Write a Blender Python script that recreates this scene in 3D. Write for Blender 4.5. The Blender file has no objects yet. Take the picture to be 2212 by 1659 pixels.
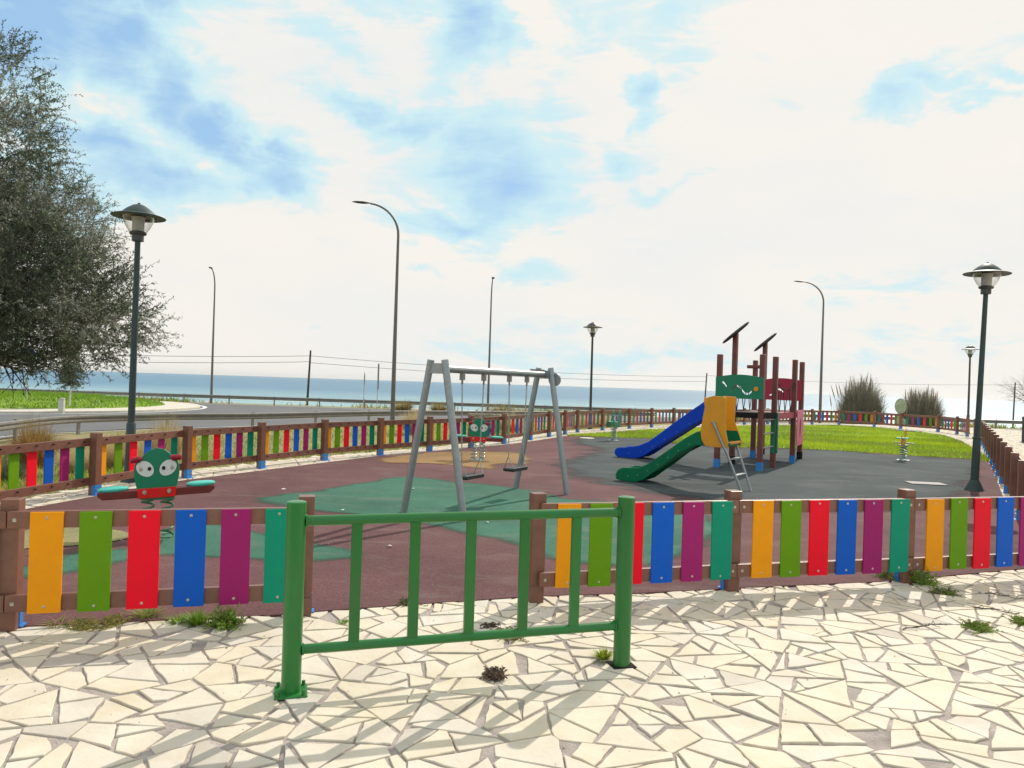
import bpy, math, random
from mathutils import Vector, Matrix
R = math.radians
rnd = random.Random(7)
SC = bpy.context.scene
COL = SC.collection

# ------------------------------------------------------------------ camera, sky, sun, exposure
H = 1.7            # eye height
FP = 1610.0        # focal length in the measuring grid (2212 x 1659)
ROLL = 0.0319
cd = bpy.data.cameras.new('camera'); cam = bpy.data.objects.new('camera', cd); COL.objects.link(cam)
cd.sensor_width = 36.0; cd.lens = 36.0 * FP / 2212.0; cd.clip_start = 0.05; cd.clip_end = 20000
cr, sr = math.cos(ROLL), math.sin(ROLL)
cam.matrix_world = Matrix(((cr, -sr, 0, 0), (0, 0, -1, 0), (sr, cr, 0, H), (0, 0, 0, 1)))
SC.camera = cam

def uv(x, y):
    return (x-1106)*cr + (y-829.5)*sr, -(x-1106)*sr + (y-829.5)*cr
def G(x, y, z=0.0):
    "ground point (height z) seen at x, y of the measuring grid"
    u, v = uv(x, y); Y = FP*(H-z)/v
    return Vector((u*Y/FP, Y, z))
def P(x, y, Y):
    u, v = uv(x, y)
    return Vector((u*Y/FP, Y, H - v*Y/FP))
def D(x, y):
    u, v = uv(x, y)
    return Vector((u, FP, -v)).normalized()

SUN_AZ, SUN_EL = R(31.7), R(40)      # azimuth measured from +Y towards +X
SC.view_settings.view_transform = 'Standard'
SC.view_settings.look = 'None'
SC.view_settings.exposure = 0.0
SC.view_settings.gamma = 1.0

def build_world():
    w = bpy.data.worlds.new('World'); SC.world = w; w.use_nodes = True
    nt = w.node_tree; nt.nodes.clear(); N = nt.nodes; L = nt.links
    out = N.new('ShaderNodeOutputWorld'); bg = N.new('ShaderNodeBackground')
    sky = N.new('ShaderNodeTexSky'); sky.sky_type = 'NISHITA'; sky.sun_disc = False
    sky.sun_elevation = SUN_EL; sky.sun_rotation = SUN_AZ
    sky.air_density = 1.0; sky.dust_density = 0.6; sky.ozone_density = 1.5
    tc = N.new('ShaderNodeTexCoord')
    def vm(op, a, b=None):
        n = N.new('ShaderNodeVectorMath'); n.operation = op
        for i, s in enumerate((a, b)):
            if s is None: continue
            if isinstance(s, (tuple, Vector)): n.inputs[i].default_value = tuple(s)
            else: L.new(s, n.inputs[i])
        return n
    def ma(op, a, b=None, clamp=False):
        n = N.new('ShaderNodeMath'); n.operation = op; n.use_clamp = clamp
        for i, s in enumerate((a, b)):
            if s is None: continue
            if isinstance(s, (int, float)): n.inputs[i].default_value = s
            else: L.new(s, n.inputs[i])
        return n.outputs[0]
    dirn = vm('NORMALIZE', tc.outputs['Generated']).outputs[0]
    # slow warp of the direction so that the gaps between the clouds get ragged edges
    wn = N.new('ShaderNodeTexNoise'); wn.inputs['Scale'].default_value = 5.0; wn.inputs['Detail'].default_value = 6
    wn.inputs['Roughness'].default_value = 0.6
    L.new(dirn, wn.inputs['Vector'])
    wc = vm('SUBTRACT', wn.outputs['Color'], (0.5, 0.5, 0.5)).outputs[0]
    sc_ = N.new('ShaderNodeVectorMath'); sc_.operation = 'SCALE'; L.new(wc, sc_.inputs[0]); sc_.inputs['Scale'].default_value = 0.17
    wd = vm('NORMALIZE', vm('ADD', dirn, sc_.outputs[0]).outputs[0]).outputs[0]
    # gaps: (x, y, half width, half height, slant, strength)
    gaps = [(60, -60, 330, 120, 0.1, 1.3), (60, 60, 260, 120, 0, 1.3), (250, 120, 140, 110, .35, 1.2), (330, 45, 90, 40, .5, 1.0), (340, 210, 60, 90, -.3, 1.1), (420, 290, 90, 45, .65, 1.05), (500, 345, 120, 36, .5, .95),
            (150, 310, 190, 50, 0.33, 1.0), (240, 385, 230, 62, 0.16, 1.05), (120, 420, 160, 60, 0, .9), (600, 385, 80, 42, -.1, .95), (560, 350, 120, 26, .15, .9), (690, 70, 90, 36, .3, .55), (370, 470, 110, 24, 0, .5),
            (1010, 50, 80, 90, 0.9, .9), (1120, 80, 90, 50, .3, .75), (770, 225, 110, 34, .15, .85), (900, 250, 140, 40, -.1, .85), (960, 190, 100, 30, -.3, .55), (1060, 290, 120, 90, -.2, .75), (1200, 240, 70, 100, .2, .55),
            (1080, 400, 120, 90, -.15, .95), (1010, 470, 150, 30, -.1, .85), (1180, 460, 110, 40, -.2, .6), (1410, 230, 42, 60, -.6, .9), (1340, 330, 40, 60, -.6, .6), (1420, 425, 90, 18, 0, .5), (1500, 200, 70, 90, -.3, .45), (1230, 120, 160, 50, -.2, .42),
            (1900, 230, 75, 50, -.5, .85), (1990, 175, 130, 26, -.05, .6), (2100, 190, 130, 26, -.25, .6), (2180, 125, 70, 20, -.3, .6), (1700, 275, 150, 22, .1, .42), (1480, 90, 90, 70, -.5, .42), (1310, 30, 150, 50, 0, .42), (820, 10, 160, 20, .1, .45),
            (1180, 610, 70, 26, -.03, .42), (900, 575, 60, 12, 0, .42), (1950, 600, 150, 40, 0, .40), (1500, 770, 420, 40, 0.0, .42), (2080, 740, 150, 50, 0, .40), (950, 500, 120, 24, 0, .5),
            (-700, 300, 500, 300, 0, .9), (-1500, -600, 900, 900, 0, .9), (300, -900, 900, 500, 0, .8)]
    total = None
    for (gx, gy, hw, hh, sl, st) in gaps:
        if st <= 0: continue
        c = D(gx, gy)
        e1 = (D(gx+10, gy+10*sl) - D(gx-10, gy-10*sl)); k1 = 20*math.hypot(1, sl)/max(e1.length, 1e-9); e1.normalize()
        e2 = c.cross(e1).normalized()
        hw_ = 1.25*hw / k1; hh_ = 1.3*hh / k1
        d1 = ma('DIVIDE', vm('DOT_PRODUCT', vm('SUBTRACT', wd, c).outputs[0], e1).outputs['Value'], hw_)
        d2 = ma('DIVIDE', vm('DOT_PRODUCT', vm('SUBTRACT', wd, c).outputs[0], e2).outputs['Value'], hh_)
        rr = ma('ADD', ma('MULTIPLY', d1, d1), ma('MULTIPLY', d2, d2))
        front = ma('GREATER_THAN', vm('DOT_PRODUCT', wd, c).outputs['Value'], 0.1)
        g = ma('MULTIPLY', ma('MULTIPLY', ma('EXPONENT', ma('MULTIPLY', rr, -0.9)), st), front)
        total = g if total is None else ma('MAXIMUM', total, g)
    # thinner veil added in the unseen sky behind the camera, cooling the ambient light
    sxy = N.new('ShaderNodeSeparateXYZ'); L.new(dirn, sxy.inputs[0])
    rb_ = N.new('ShaderNodeMapRange'); rb_.inputs['From Min'].default_value = .15; rb_.inputs['From Max'].default_value = -.5; rb_.inputs['To Max'].default_value = .45
    L.new(sxy.outputs['Y'], rb_.inputs['Value']); total = ma('MAXIMUM', total, rb_.outputs[0])
    # wisps
    fn = N.new('ShaderNodeTexNoise'); fn.inputs['Scale'].default_value = 5.0; fn.inputs['Detail'].default_value = 12
    fn.inputs['Roughness'].default_value = 0.60; fn.inputs['Distortion'].default_value = 0.8
    mpw = N.new('ShaderNodeMapping'); mpw.inputs['Rotation'].default_value = (0, R(14), 0); mpw.inputs['Scale'].default_value = (0.8, 1.0, 2.6)
    L.new(dirn, mpw.inputs[0]); L.new(mpw.outputs[0], fn.inputs['Vector']); st_ = mpw.outputs[0]
    fn2 = N.new('ShaderNodeTexNoise'); fn2.inputs['Scale'].default_value = 16.0; fn2.inputs['Detail'].default_value = 10; fn2.inputs['Roughness'].default_value = .6; fn2.inputs['Distortion'].default_value = 1.2
    L.new(mpw.outputs[0], fn2.inputs['Vector'])
    nz_ = ma('ADD', ma('SUBTRACT', fn.outputs['Fac'], 0.5), ma('MULTIPLY', ma('SUBTRACT', fn2.outputs['Fac'], 0.5), .42))
    edge = N.new('ShaderNodeMapRange'); edge.interpolation_type = 'SMOOTHSTEP'; edge.inputs['From Min'].default_value = .16; edge.inputs['From Max'].default_value = .50
    L.new(ma('ADD', total, ma('MULTIPLY', nz_, 2.0)), edge.inputs['Value'])
    amp = ma('ADD', ma('MULTIPLY', total, .86), ma('MULTIPLY', nz_, 1.1), clamp=True)
    fac = ma('MULTIPLY', edge.outputs[0], amp, clamp=True)
    f1 = ma('MULTIPLY', fac, 2.0, clamp=True); f2 = ma('SUBTRACT', ma('MULTIPLY', fac, 2.0), 1.0, clamp=True)
    # cloud colour: a little light-and-shade of its own
    cn = N.new('ShaderNodeTexNoise'); cn.inputs['Scale'].default_value = 3.0; cn.inputs['Detail'].default_value = 5
    L.new(st_, cn.inputs['Vector'])
    cr_ = N.new('ShaderNodeValToRGB')
    cr_.color_ramp.elements[0].position = 0.35; cr_.color_ramp.elements[0].color = (8.3, 8.3, 8.1, 1)
    cr_.color_ramp.elements[1].position = 0.62; cr_.color_ramp.elements[1].color = (8.95, 8.6, 8.0, 1)
    L.new(cn.outputs['Fac'], cr_.inputs['Fac'])
    # the gaps: clear sky, paler where a thin veil is left
    tint = N.new('ShaderNodeMix'); tint.data_type = 'RGBA'
    tint.inputs['Factor'].default_value = 0.85
    L.new(sky.outputs[0], tint.inputs[6]); tint.inputs[7].default_value = (3.6, 5.9, 8.6, 1)
    veil = N.new('ShaderNodeMix'); veil.data_type = 'RGBA'; veil.inputs[7].default_value = (5.9, 8.1, 8.7, 1)
    L.new(f1, veil.inputs['Factor']); L.new(cr_.outputs[0], veil.inputs[6])
    mx = N.new('ShaderNodeMix'); mx.data_type = 'RGBA'
    L.new(f2, mx.inputs['Factor']); L.new(veil.outputs[2], mx.inputs[6]); L.new(tint.outputs[2], mx.inputs[7])
    L.new(mx.outputs[2], bg.inputs['Color']); bg.inputs['Strength'].default_value = 0.105
    L.new(bg.outputs[0], out.inputs[0])
build_world()

sd = bpy.data.lights.new('sun', 'SUN'); sd.energy = 3.6; sd.angle = R(0.55); sd.color = (1.0, 0.935, 0.82)
sun = bpy.data.objects.new('sun', sd); COL.objects.link(sun)
sdir = Vector((math.sin(SUN_AZ)*math.cos(SUN_EL), math.cos(SUN_AZ)*math.cos(SUN_EL), math.sin(SUN_EL)))
sun.rotation_euler = sdir.to_track_quat('Z', 'Y').to_euler(); sun.location = (20, 30, 40)

# ------------------------------------------------------------------ materials
def srgb(r, g, b):
    f = lambda c: (c/255/12.92) if c/255 <= .04045 else ((c/255+.055)/1.055)**2.4
    return (f(r), f(g), f(b), 1)
def mat(name, color, rough=.6, var=.12, scale=6.0, bump=0.0, bscale=60.0, metal=0.0, spec=.5, second=None, grain=None, trans=0.0):
    m = bpy.data.materials.new(name); m.use_nodes = True
    nt = m.node_tree; N = nt.nodes; L = nt.links; b = N['Principled BSDF']
    b.inputs['Roughness'].default_value = rough; b.inputs['Metallic'].default_value = metal
    b.inputs['Specular IOR Level'].default_value = spec
    tc = N.new('ShaderNodeTexCoord'); mp = N.new('ShaderNodeMapping'); L.new(tc.outputs['Object'], mp.inputs[0])
    if grain: mp.inputs['Scale'].default_value = grain
    nz = N.new('ShaderNodeTexNoise'); nz.inputs['Scale'].default_value = scale; nz.inputs['Detail'].default_value = 7
    nz.inputs['Roughness'].default_value = .65; L.new(mp.outputs[0], nz.inputs['Vector'])
    cr = N.new('ShaderNodeValToRGB'); c = Vector(color[:3])
    c2 = Vector(second[:3]) if second else c*(1+var)
    c1 = c if second else c*(1-var)
    cr.color_ramp.elements[0].color = (*c1, 1); cr.color_ramp.elements[0].position = .33
    cr.color_ramp.elements[1].color = (*[min(x, .95) for x in c2], 1); cr.color_ramp.elements[1].position = .67
    L.new(nz.outputs['Fac'], cr.inputs['Fac']); L.new(cr.outputs[0], b.inputs['Base Color'])
    if bump:
        n2 = N.new('ShaderNodeTexNoise'); n2.inputs['Scale'].default_value = bscale; n2.inputs['Detail'].default_value = 4
        L.new(mp.outputs[0], n2.inputs['Vector'])
        bp = N.new('ShaderNodeBump'); bp.inputs['Strength'].default_value = bump; bp.inputs['Distance'].default_value = .01
        L.new(n2.outputs['Fac'], bp.inputs['Height']); L.new(bp.outputs[0], b.inputs['Normal'])
    if trans:
        b.inputs['Transmission Weight'].default_value = trans
    return m
M = {}
M['brown'] = mat('recycled_brown_plank', (.205, .082, .052), .36, .16, 9, .12, 90, spec=.6)
M['orange'] = mat('orange_board', srgb(246, 156, 0), .5, .05, 5, .05, 200, spec=.22)
M['lime'] = mat('lime_green_board', srgb(104, 152, 0), .5, .06, 5, .05, 200, spec=.22)
M['red'] = mat('red_board', srgb(246, 0, 38), .5, .05, 5, .05, 200, spec=.22)
M['blue'] = mat('blue_board', srgb(0, 90, 196), .5, .05, 5, .05, 200, spec=.22)
M['purple'] = mat('purple_board', srgb(162, 30, 106), .5, .05, 5, .05, 200, spec=.22)
M['teal'] = mat('teal_board', srgb(0, 140, 110), .5, .05, 5, .05, 200, spec=.22)
def worn(m, chip, lo=.66, hi=.70, amt=.6, scale=7, dirt=(.25, .22, .18), damt=.22):
    nt = m.node_tree; N = nt.nodes; L = nt.links; b = N['Principled BSDF']; src = b.inputs['Base Color'].links[0].from_socket
    tc = N.new('ShaderNodeTexCoord'); oi = N.new('ShaderNodeObjectInfo'); ad = N.new('ShaderNodeVectorMath'); ad.operation = 'ADD'
    ml = N.new('ShaderNodeMath'); ml.operation = 'MULTIPLY'; ml.inputs[1].default_value = 37.0; L.new(oi.outputs['Random'], ml.inputs[0])
    L.new(tc.outputs['Object'], ad.inputs[0]); L.new(ml.outputs[0], ad.inputs[1])
    last = src
    for (sc_, l0, h0, col, am) in ((scale*4, lo, hi, chip, amt), (scale*.55, .48, .70, dirt, damt)):
        n = N.new('ShaderNodeTexNoise'); n.inputs['Scale'].default_value = sc_; n.inputs['Detail'].default_value = 9; n.inputs['Roughness'].default_value = .72; L.new(ad.outputs[0], n.inputs['Vector'])
        r = N.new('ShaderNodeMapRange'); r.inputs['From Min'].default_value = l0; r.inputs['From Max'].default_value = h0; r.inputs['To Max'].default_value = am; L.new(n.outputs['Fac'], r.inputs['Value'])
        x = N.new('ShaderNodeMix'); x.data_type = 'RGBA'; L.new(r.outputs[0], x.inputs['Factor']); L.new(last, x.inputs[6]); x.inputs[7].default_value = (*col, 1); last = x.outputs[2]
    hv = N.new('ShaderNodeHueSaturation'); r = N.new('ShaderNodeMapRange'); r.inputs['To Min'].default_value = .92; r.inputs['To Max'].default_value = 1.08; L.new(oi.outputs['Random'], r.inputs['Value'])
    L.new(r.outputs[0], hv.inputs['Value']); L.new(last, hv.inputs['Color']); L.new(hv.outputs[0], b.inputs['Base Color'])
for k_ in ('orange', 'lime', 'red', 'blue', 'purple', 'teal'):
    c_ = M[k_].node_tree.nodes['Color Ramp'].color_ramp.elements[0].color[:3]
    worn(M[k_], tuple(.5*v_+.35 for v_ in c_), .72, .78, .3, 7, tuple(.55*v_+.03 for v_ in c_), .12)
worn(M['brown'], (.36, .22, .17), .64, .72, .35, 7, (.26, .15, .11), .35)
M['shoe'] = mat('blue_painted_shoe', srgb(45, 130, 205), .5, .12, 12, .1)
M['screw'] = mat('steel_screw', (.5, .46, .40), .45, .2, 40, metal=.7)
M['bolt'] = mat('black_bolt', (.02, .015, .015), .6)
M['barrier'] = mat('green_gloss_paint', srgb(34, 114, 48), .28, .07, 4, .04, 30)
worn(M['barrier'], (.10, .05, .03), .71, .74, .6, 6, (.06, .13, .05), .4)
M['galv'] = mat('galvanised_steel', (.33, .35, .36), .42, .12, 14, metal=.55)
M['galvdark'] = mat('weathered_rail_steel', (.27, .25, .23), .5, .14, 3, metal=.4)
M['chain'] = mat('steel_chain', (.4, .4, .4), .35, metal=.8)
M['rubberblack'] = mat('black_rubber', (.025, .025, .028), .6)
M['lamp'] = mat('lamp_green_grey_paint', (.045, .065, .065), .5, .1, 6, spec=.3)
M['lampdark'] = mat('lamp_dark_paint', (.05, .048, .045), .45, .1, 6)
M['ballast'] = mat('lamp_frosted_core', (.42, .40, .37), .5)
M['towerpost'] = mat('tower_post_brown', (.17, .045, .035), .5, .2, 5, .15, 60)
M['panelgreen'] = mat('tower_green_panel', srgb(0, 122, 88), .4, .05)
M['panelred'] = mat('tower_crimson_panel', srgb(168, 10, 58), .4, .05)
M['pink'] = mat('tower_pink_panel', srgb(222, 96, 132), .45, .1, 9)
M['slideblue'] = mat('slide_blue', srgb(0, 66, 192), .45, .06, spec=.2)
M['slidegreen'] = mat('slide_green', srgb(0, 108, 72), .45, .06, spec=.2)
M['ochre'] = mat('ochre_panel', srgb(222, 150, 18), .42, .05)
M['dark'] = mat('dark_underside', (.022, .016, .016), .8, spec=.1)
M['white'] = mat('white_plate', (.72, .72, .70), .5, .05)
M['black'] = mat('black_disc', (.008, .008, .008), .4)
M['aqua'] = mat('aqua_seat', srgb(70, 190, 172), .35, .05)
M['beam'] = mat('dark_red_beam', (.16, .022, .018), .4, .2, 5)
M['redplate'] = mat('red_plate', srgb(225, 12, 12), .4, .04)
M['handle'] = mat('crimson_handle', srgb(165, 18, 40), .4)
M['spring'] = mat('green_spring', (.08, .22, .12), .35, .1, metal=.3)
M['springgrey'] = mat('grey_spring', (.25, .33, .31), .35, .1, metal=.4)
M['pole'] = mat('grey_tapered_pole', (.16, .145, .135), .5, .1, metal=.2)
M['poledark'] = mat('street_light_head', (.025, .024, .024), .5)
M['wood'] = mat('tarred_wood', (.045, .038, .033), .8, .3, 8)
M['wire'] = mat('wire', (.06, .06, .06), .6)
M['rope'] = mat('dark_rope', (.03, .028, .028), .8)
M['signback'] = mat('grey_sign_back', (.22, .22, .22), .5, metal=.3)
M['signblue'] = mat('blue_sign', srgb(10, 70, 160), .45)
M['whitepost'] = mat('pale_post', (.55, .52, .47), .6, .15, 10)
M['stone'] = mat('rubble_stone', (.30, .25, .19), .9, .4, 5, .6, 20)
M['bark'] = mat('bark', (.075, .06, .048), .9, .35, 9, .6, 25)
M['twig'] = mat('twig', (.10, .085, .07), .85, .3, 9)
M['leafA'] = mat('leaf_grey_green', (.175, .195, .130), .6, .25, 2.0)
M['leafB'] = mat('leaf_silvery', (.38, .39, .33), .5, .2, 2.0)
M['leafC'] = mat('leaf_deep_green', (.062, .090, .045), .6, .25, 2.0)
M['weed'] = mat('weed_green', (.17, .30, .03), .6, .3, 6.0)
M['weed2'] = mat('weed_yellow', (.30, .30, .07), .6, .3, 6.0)
M['dryleaf'] = mat('dry_stalk', (.16, .10, .07), .8, .3, 9)
M['grassA'] = mat('lawn_blade', (.27, .41, .010), .55, .15, .4)
M['grassB'] = mat('lawn_blade_yellow', (.45, .53, .02), .55, .15, .4)
M['grassC'] = mat('lawn_blade_deep', (.15, .28, .008), .55, .15, .4)
M['straw'] = mat('straw', (.48, .34, .14), .7, .25, 1.0)
M['straw2'] = mat('straw_pale', (.58, .47, .27), .7, .2, 1.0)
M['straw3'] = mat('straw_orange', (.40, .22, .06), .7, .2, 1.0)
M['reed'] = mat('reed_brown', (.25, .22, .17), .75, .3, 2.0)
M['reed2'] = mat('reed_plume', (.32, .26, .20), .75, .2, 2.0)
M['glass'] = None
def glass():
    m = bpy.data.materials.new('clear_bowl'); m.use_nodes = True
    nt = m.node_tree; N = nt.nodes; L = nt.links; N.clear()
    o = N.new('ShaderNodeOutputMaterial'); mx = N.new('ShaderNodeMixShader'); t = N.new('ShaderNodeBsdfTransparent'); g = N.new('ShaderNodeBsdfGlossy')
    t.inputs[0].default_value = (.93, .93, .92, 1); g.inputs['Roughness'].default_value = .05; g.inputs[0].default_value = (.9, .9, .9, 1)
    fr = N.new('ShaderNodeLayerWeight'); fr.inputs['Blend'].default_value = .25
    L.new(fr.outputs['Facing'], mx.inputs[0]); L.new(t.outputs[0], mx.inputs[1]); L.new(g.outputs[0], mx.inputs[2]); L.new(mx.outputs[0], o.inputs[0])
    return m
M['glass'] = glass()
def leafy(m):          # thin leaves let some light through
    nt = m.node_tree; N = nt.nodes; L = nt.links; b = N['Principled BSDF']; o = N['Material Output']
    tr = N.new('ShaderNodeBsdfTranslucent'); mx = N.new('ShaderNodeMixShader'); mx.inputs[0].default_value = .4
    src = b.inputs['Base Color'].links[0].from_socket
    L.new(src, tr.inputs[0]); L.new(b.outputs[0], mx.inputs[1]); L.new(tr.outputs[0], mx.inputs[2]); L.new(mx.outputs[0], o.inputs[0])
for k in ('leafA', 'leafB', 'leafC', 'weed', 'weed2', 'grassA', 'grassB', 'grassC', 'straw', 'straw2', 'straw3'): leafy(M[k])

# ------------------------------------------------------------------ mesh helpers
class MB:
    def __init__(s): s.v = []; s.f = []; s.m = []
    def add(s, vs, fs, mi=0):
        o = len(s.v); s.v += [tuple(v) for v in vs]; s.f += [tuple(i+o for i in f) for f in fs]; s.m += [mi]*len(fs); return s
    def box(s, x0, x1, y0, y1, z0, z1, T=None, mi=0):
        vs = [Vector((x, y, z)) for z in (z0, z1) for y in (y0, y1) for x in (x0, x1)]
        if T is not None: vs = [T @ v for v in vs]
        return s.add(vs, [(0, 2, 3, 1), (4, 5, 7, 6), (0, 1, 5, 4), (2, 6, 7, 3), (0, 4, 6, 2), (1, 3, 7, 5)], mi)
    def tube(s, pts, r, n=8, mi=0, cap=True):
        pts = [Vector(p) for p in pts]; k = len(pts)
        rs = r if isinstance(r, (list, tuple)) else [r]*k
        vs = []; fs = []; prev = None
        for i, p in enumerate(pts):
            t = (pts[min(i+1, k-1)] - pts[max(i-1, 0)])
            t = t.normalized() if t.length > 1e-9 else Vector((0, 0, 1))
            if prev is None:
                a = Vector((1, 0, 0)) if abs(t.x) < .9 else Vector((0, 1, 0))
                e = (a - t*a.dot(t)).normalized()
            else:
                e = prev - t*prev.dot(t); e = e.normalized() if e.length > 1e-6 else prev
            prev = e; g = t.cross(e)
            for j in range(n):
                an = 2*math.pi*j/n
                vs.append(p + (e*math.cos(an) + g*math.sin(an))*rs[i])
        for i in range(k-1):
            for j in range(n):
                fs.append((i*n+j, i*n+(j+1) % n, (i+1)*n+(j+1) % n, (i+1)*n+j))
        if cap: fs.append(tuple(range(n-1, -1, -1))); fs.append(tuple((k-1)*n+j for j in range(n)))
        return s.add(vs, fs, mi)
    def lathe(s, prof, n=24, T=None, mi=0):
        vs = []; fs = []
        for (r, z) in prof:
            for j in range(n):
                a = 2*math.pi*j/n; v = Vector((r*math.cos(a), r*math.sin(a), z))
                vs.append(T @ v if T is not None else v)
        for i in range(len(prof)-1):
            for j in range(n): fs.append((i*n+j, i*n+(j+1) % n, (i+1)*n+(j+1) % n, (i+1)*n+j))
        return s.add(vs, fs, mi)
    def prism(s, poly, T, d0, d1, mi=0):
        "poly in the local xz plane, thickness along local y from d0 to d1"
        n = len(poly); vs = [T @ Vector((x, d0, z)) for x, z in poly] + [T @ Vector((x, d1, z)) for x, z in poly]
        fs = [tuple(range(n)), tuple(range(2*n-1, n-1, -1))] + [(i, i+n, (i+1) % n+n, (i+1) % n) for i in range(n)]
        return s.add(vs, fs, mi)
    def mesh(s, name, mats, smooth=False):
        me = bpy.data.meshes.new(name); me.from_pydata(s.v, [], s.f)
        for m in (mats if isinstance(mats, (list, tuple)) else [mats]): me.materials.append(m)
        if any(s.m): me.polygons.foreach_set('material_index', s.m)
        me.validate(); 
        if smooth: me.polygons.foreach_set('use_smooth', [True]*len(me.polygons)); 
        me.update(); return me
    def build(s, name, mats, parent=None, smooth=False, bevel=0, loc=None, rz=0):
        me = s.mesh(name, mats, smooth)
        if smooth and hasattr(me, 'set_sharp_from_angle'): me.set_sharp_from_angle(angle=R(40))
        return link(name, me, parent, bevel, loc, rz)
def link(name, me, parent=None, bevel=0, loc=None, rz=0):
    o = bpy.data.objects.new(name, me); COL.objects.link(o)
    if parent is not None: o.parent = parent
    if loc is not None: o.location = loc
    if rz: o.rotation_euler.z = rz
    if bevel:
        b = o.modifiers.new('bevel', 'BEVEL'); b.width = bevel; b.segments = 2; b.limit_method = 'ANGLE'; b.harden_normals = False
    return o
def tag(o, label, cat, group=None, kind=None):
    if label: o['label'] = label
    if cat: o['category'] = cat
    if group: o['group'] = group
    if kind: o['kind'] = kind
    return o
def empty(name, loc, rz=0):
    o = bpy.data.objects.new(name, None); COL.objects.link(o); o.location = loc; o.rotation_euler = (0, 0, rz); o.empty_display_size = .2
    return o
def copy_tree(o, parent=None):
    c = o.copy(); COL.objects.link(c); c.parent = parent
    for ch in list(o.children): copy_tree(ch, c)
    return c
def struct(name, mb, m, smooth=False):
    o = mb.build(name, m, None, smooth) if isinstance(mb, MB) else mb
    o['kind'] = 'structure'; return o

def inside(p, poly):
    x, y = p[0], p[1]; c = False; n = len(poly); j = n-1
    for i in range(n):
        xi, yi = poly[i][0], poly[i][1]; xj, yj = poly[j][0], poly[j][1]
        if (yi > y) != (yj > y) and x < (xj-xi)*(y-yi)/(yj-yi)+xi: c = not c
        j = i
    return c
def dist_poly(p, poly):
    best = 1e9; n = len(poly)
    for i in range(n):
        ax, ay = poly[i][0], poly[i][1]; bx, by = poly[(i+1) % n][0], poly[(i+1) % n][1]
        dx, dy = bx-ax, by-ay; t = max(0, min(1, ((p[0]-ax)*dx+(p[1]-ay)*dy)/(dx*dx+dy*dy+1e-9)))
        best = min(best, math.hypot(p[0]-ax-dx*t, p[1]-ay-dy*t))
    return best
def smooth_loop(pts, k=5):
    out = []; n = len(pts)
    for i in range(n):
        p0, p1, p2, p3 = (Vector(pts[(i+j) % n][:2]) for j in (-1, 0, 1, 2))
        for s in range(k):
            t = s/k
            out.append(tuple(.5*((2*p1) + (-p0+p2)*t + (2*p0-5*p1+4*p2-p3)*t*t + (-p0+3*p1-3*p2+p3)*t**3)))
    return out
def sst(a, b, x):
    t = max(0, min(1, (x-a)/(b-a))); return t*t*(3-2*t)
def sheet(name, pts, z, m, thick=0.0):
    mb = MB(); n = len(pts)
    from mathutils.geometry import tessellate_polygon
    tr = tessellate_polygon([[Vector((p[0], p[1], 0)) for p in pts]])
    vs = [(p[0], p[1], z) for p in pts]
    fs = []
    for a, b, c in tr:
        A, B, C_ = (Vector(vs[i]) for i in (a, b, c))
        fs.append((a, b, c) if (B-A).cross(C_-A).z > 0 else (a, c, b))
    if thick:
        vs += [(p[0], p[1], z-thick) for p in pts]; fs += [(i, (i+1) % n, (i+1) % n+n, i+n) for i in range(n)]
    mb.add(vs, fs); return struct(name, mb, m)

# ------------------------------------------------------------------ measured outlines
left_run = [(-5.95, 8.5), (-5.63, 10.14), (-5.228, 12.08), (-4.557, 13.66), (-3.81, 15.3), (-2.91, 16.7), (-1.953, 18.03), (-1.02, 19.37),
            (-.18, 21.0), (.61, 22.8), (1.26, 24.4), (1.886, 25.8), (2.45, 27.3), (3.57, 29.0), (4.9, 30.8), (6.1, 32.3), (7.4, 33.9),
            (8.9, 35.4), (10.4, 36.7), (11.9, 38.0), (13.5, 39.2), (15.1, 40.3), (16.6, 41.1), (18.3, 41.6), (19.8, 40.6), (20.3, 38.8), (21.1, 36.8), (20.9, 34.9),
            (20.4, 33.3)]
right_side = [(7.23+.9*i, 10.5+1.5*i) for i in range(14)]          # ... up to (18.9, 30)
right_run = [(.229, 5.768), (1.891, 6.277), (3.592, 6.725), (5.25, 7.22), (6.4, 8.75)] + right_side + [(19.75, 31.7)]
front_left = [(-5.6, 4.1), (-4.75, 4.42), (-3.166, 4.768), (-1.422, 5.263)]
back = lambda p, d_: (p[0]*(1+d_/p[1]), p[1]+d_)      # the bases were measured at the front faces
right_run = [back(p, .07) for p in right_run[:4]]+right_run[4:]; front_left = [back(p, .07) for p in front_left]
ring = [tuple(p) for p in left_run] + [tuple(p) for p in reversed(right_run)] + [front_left[3], front_left[2], front_left[1], (-5.9, 6.6)]

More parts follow.
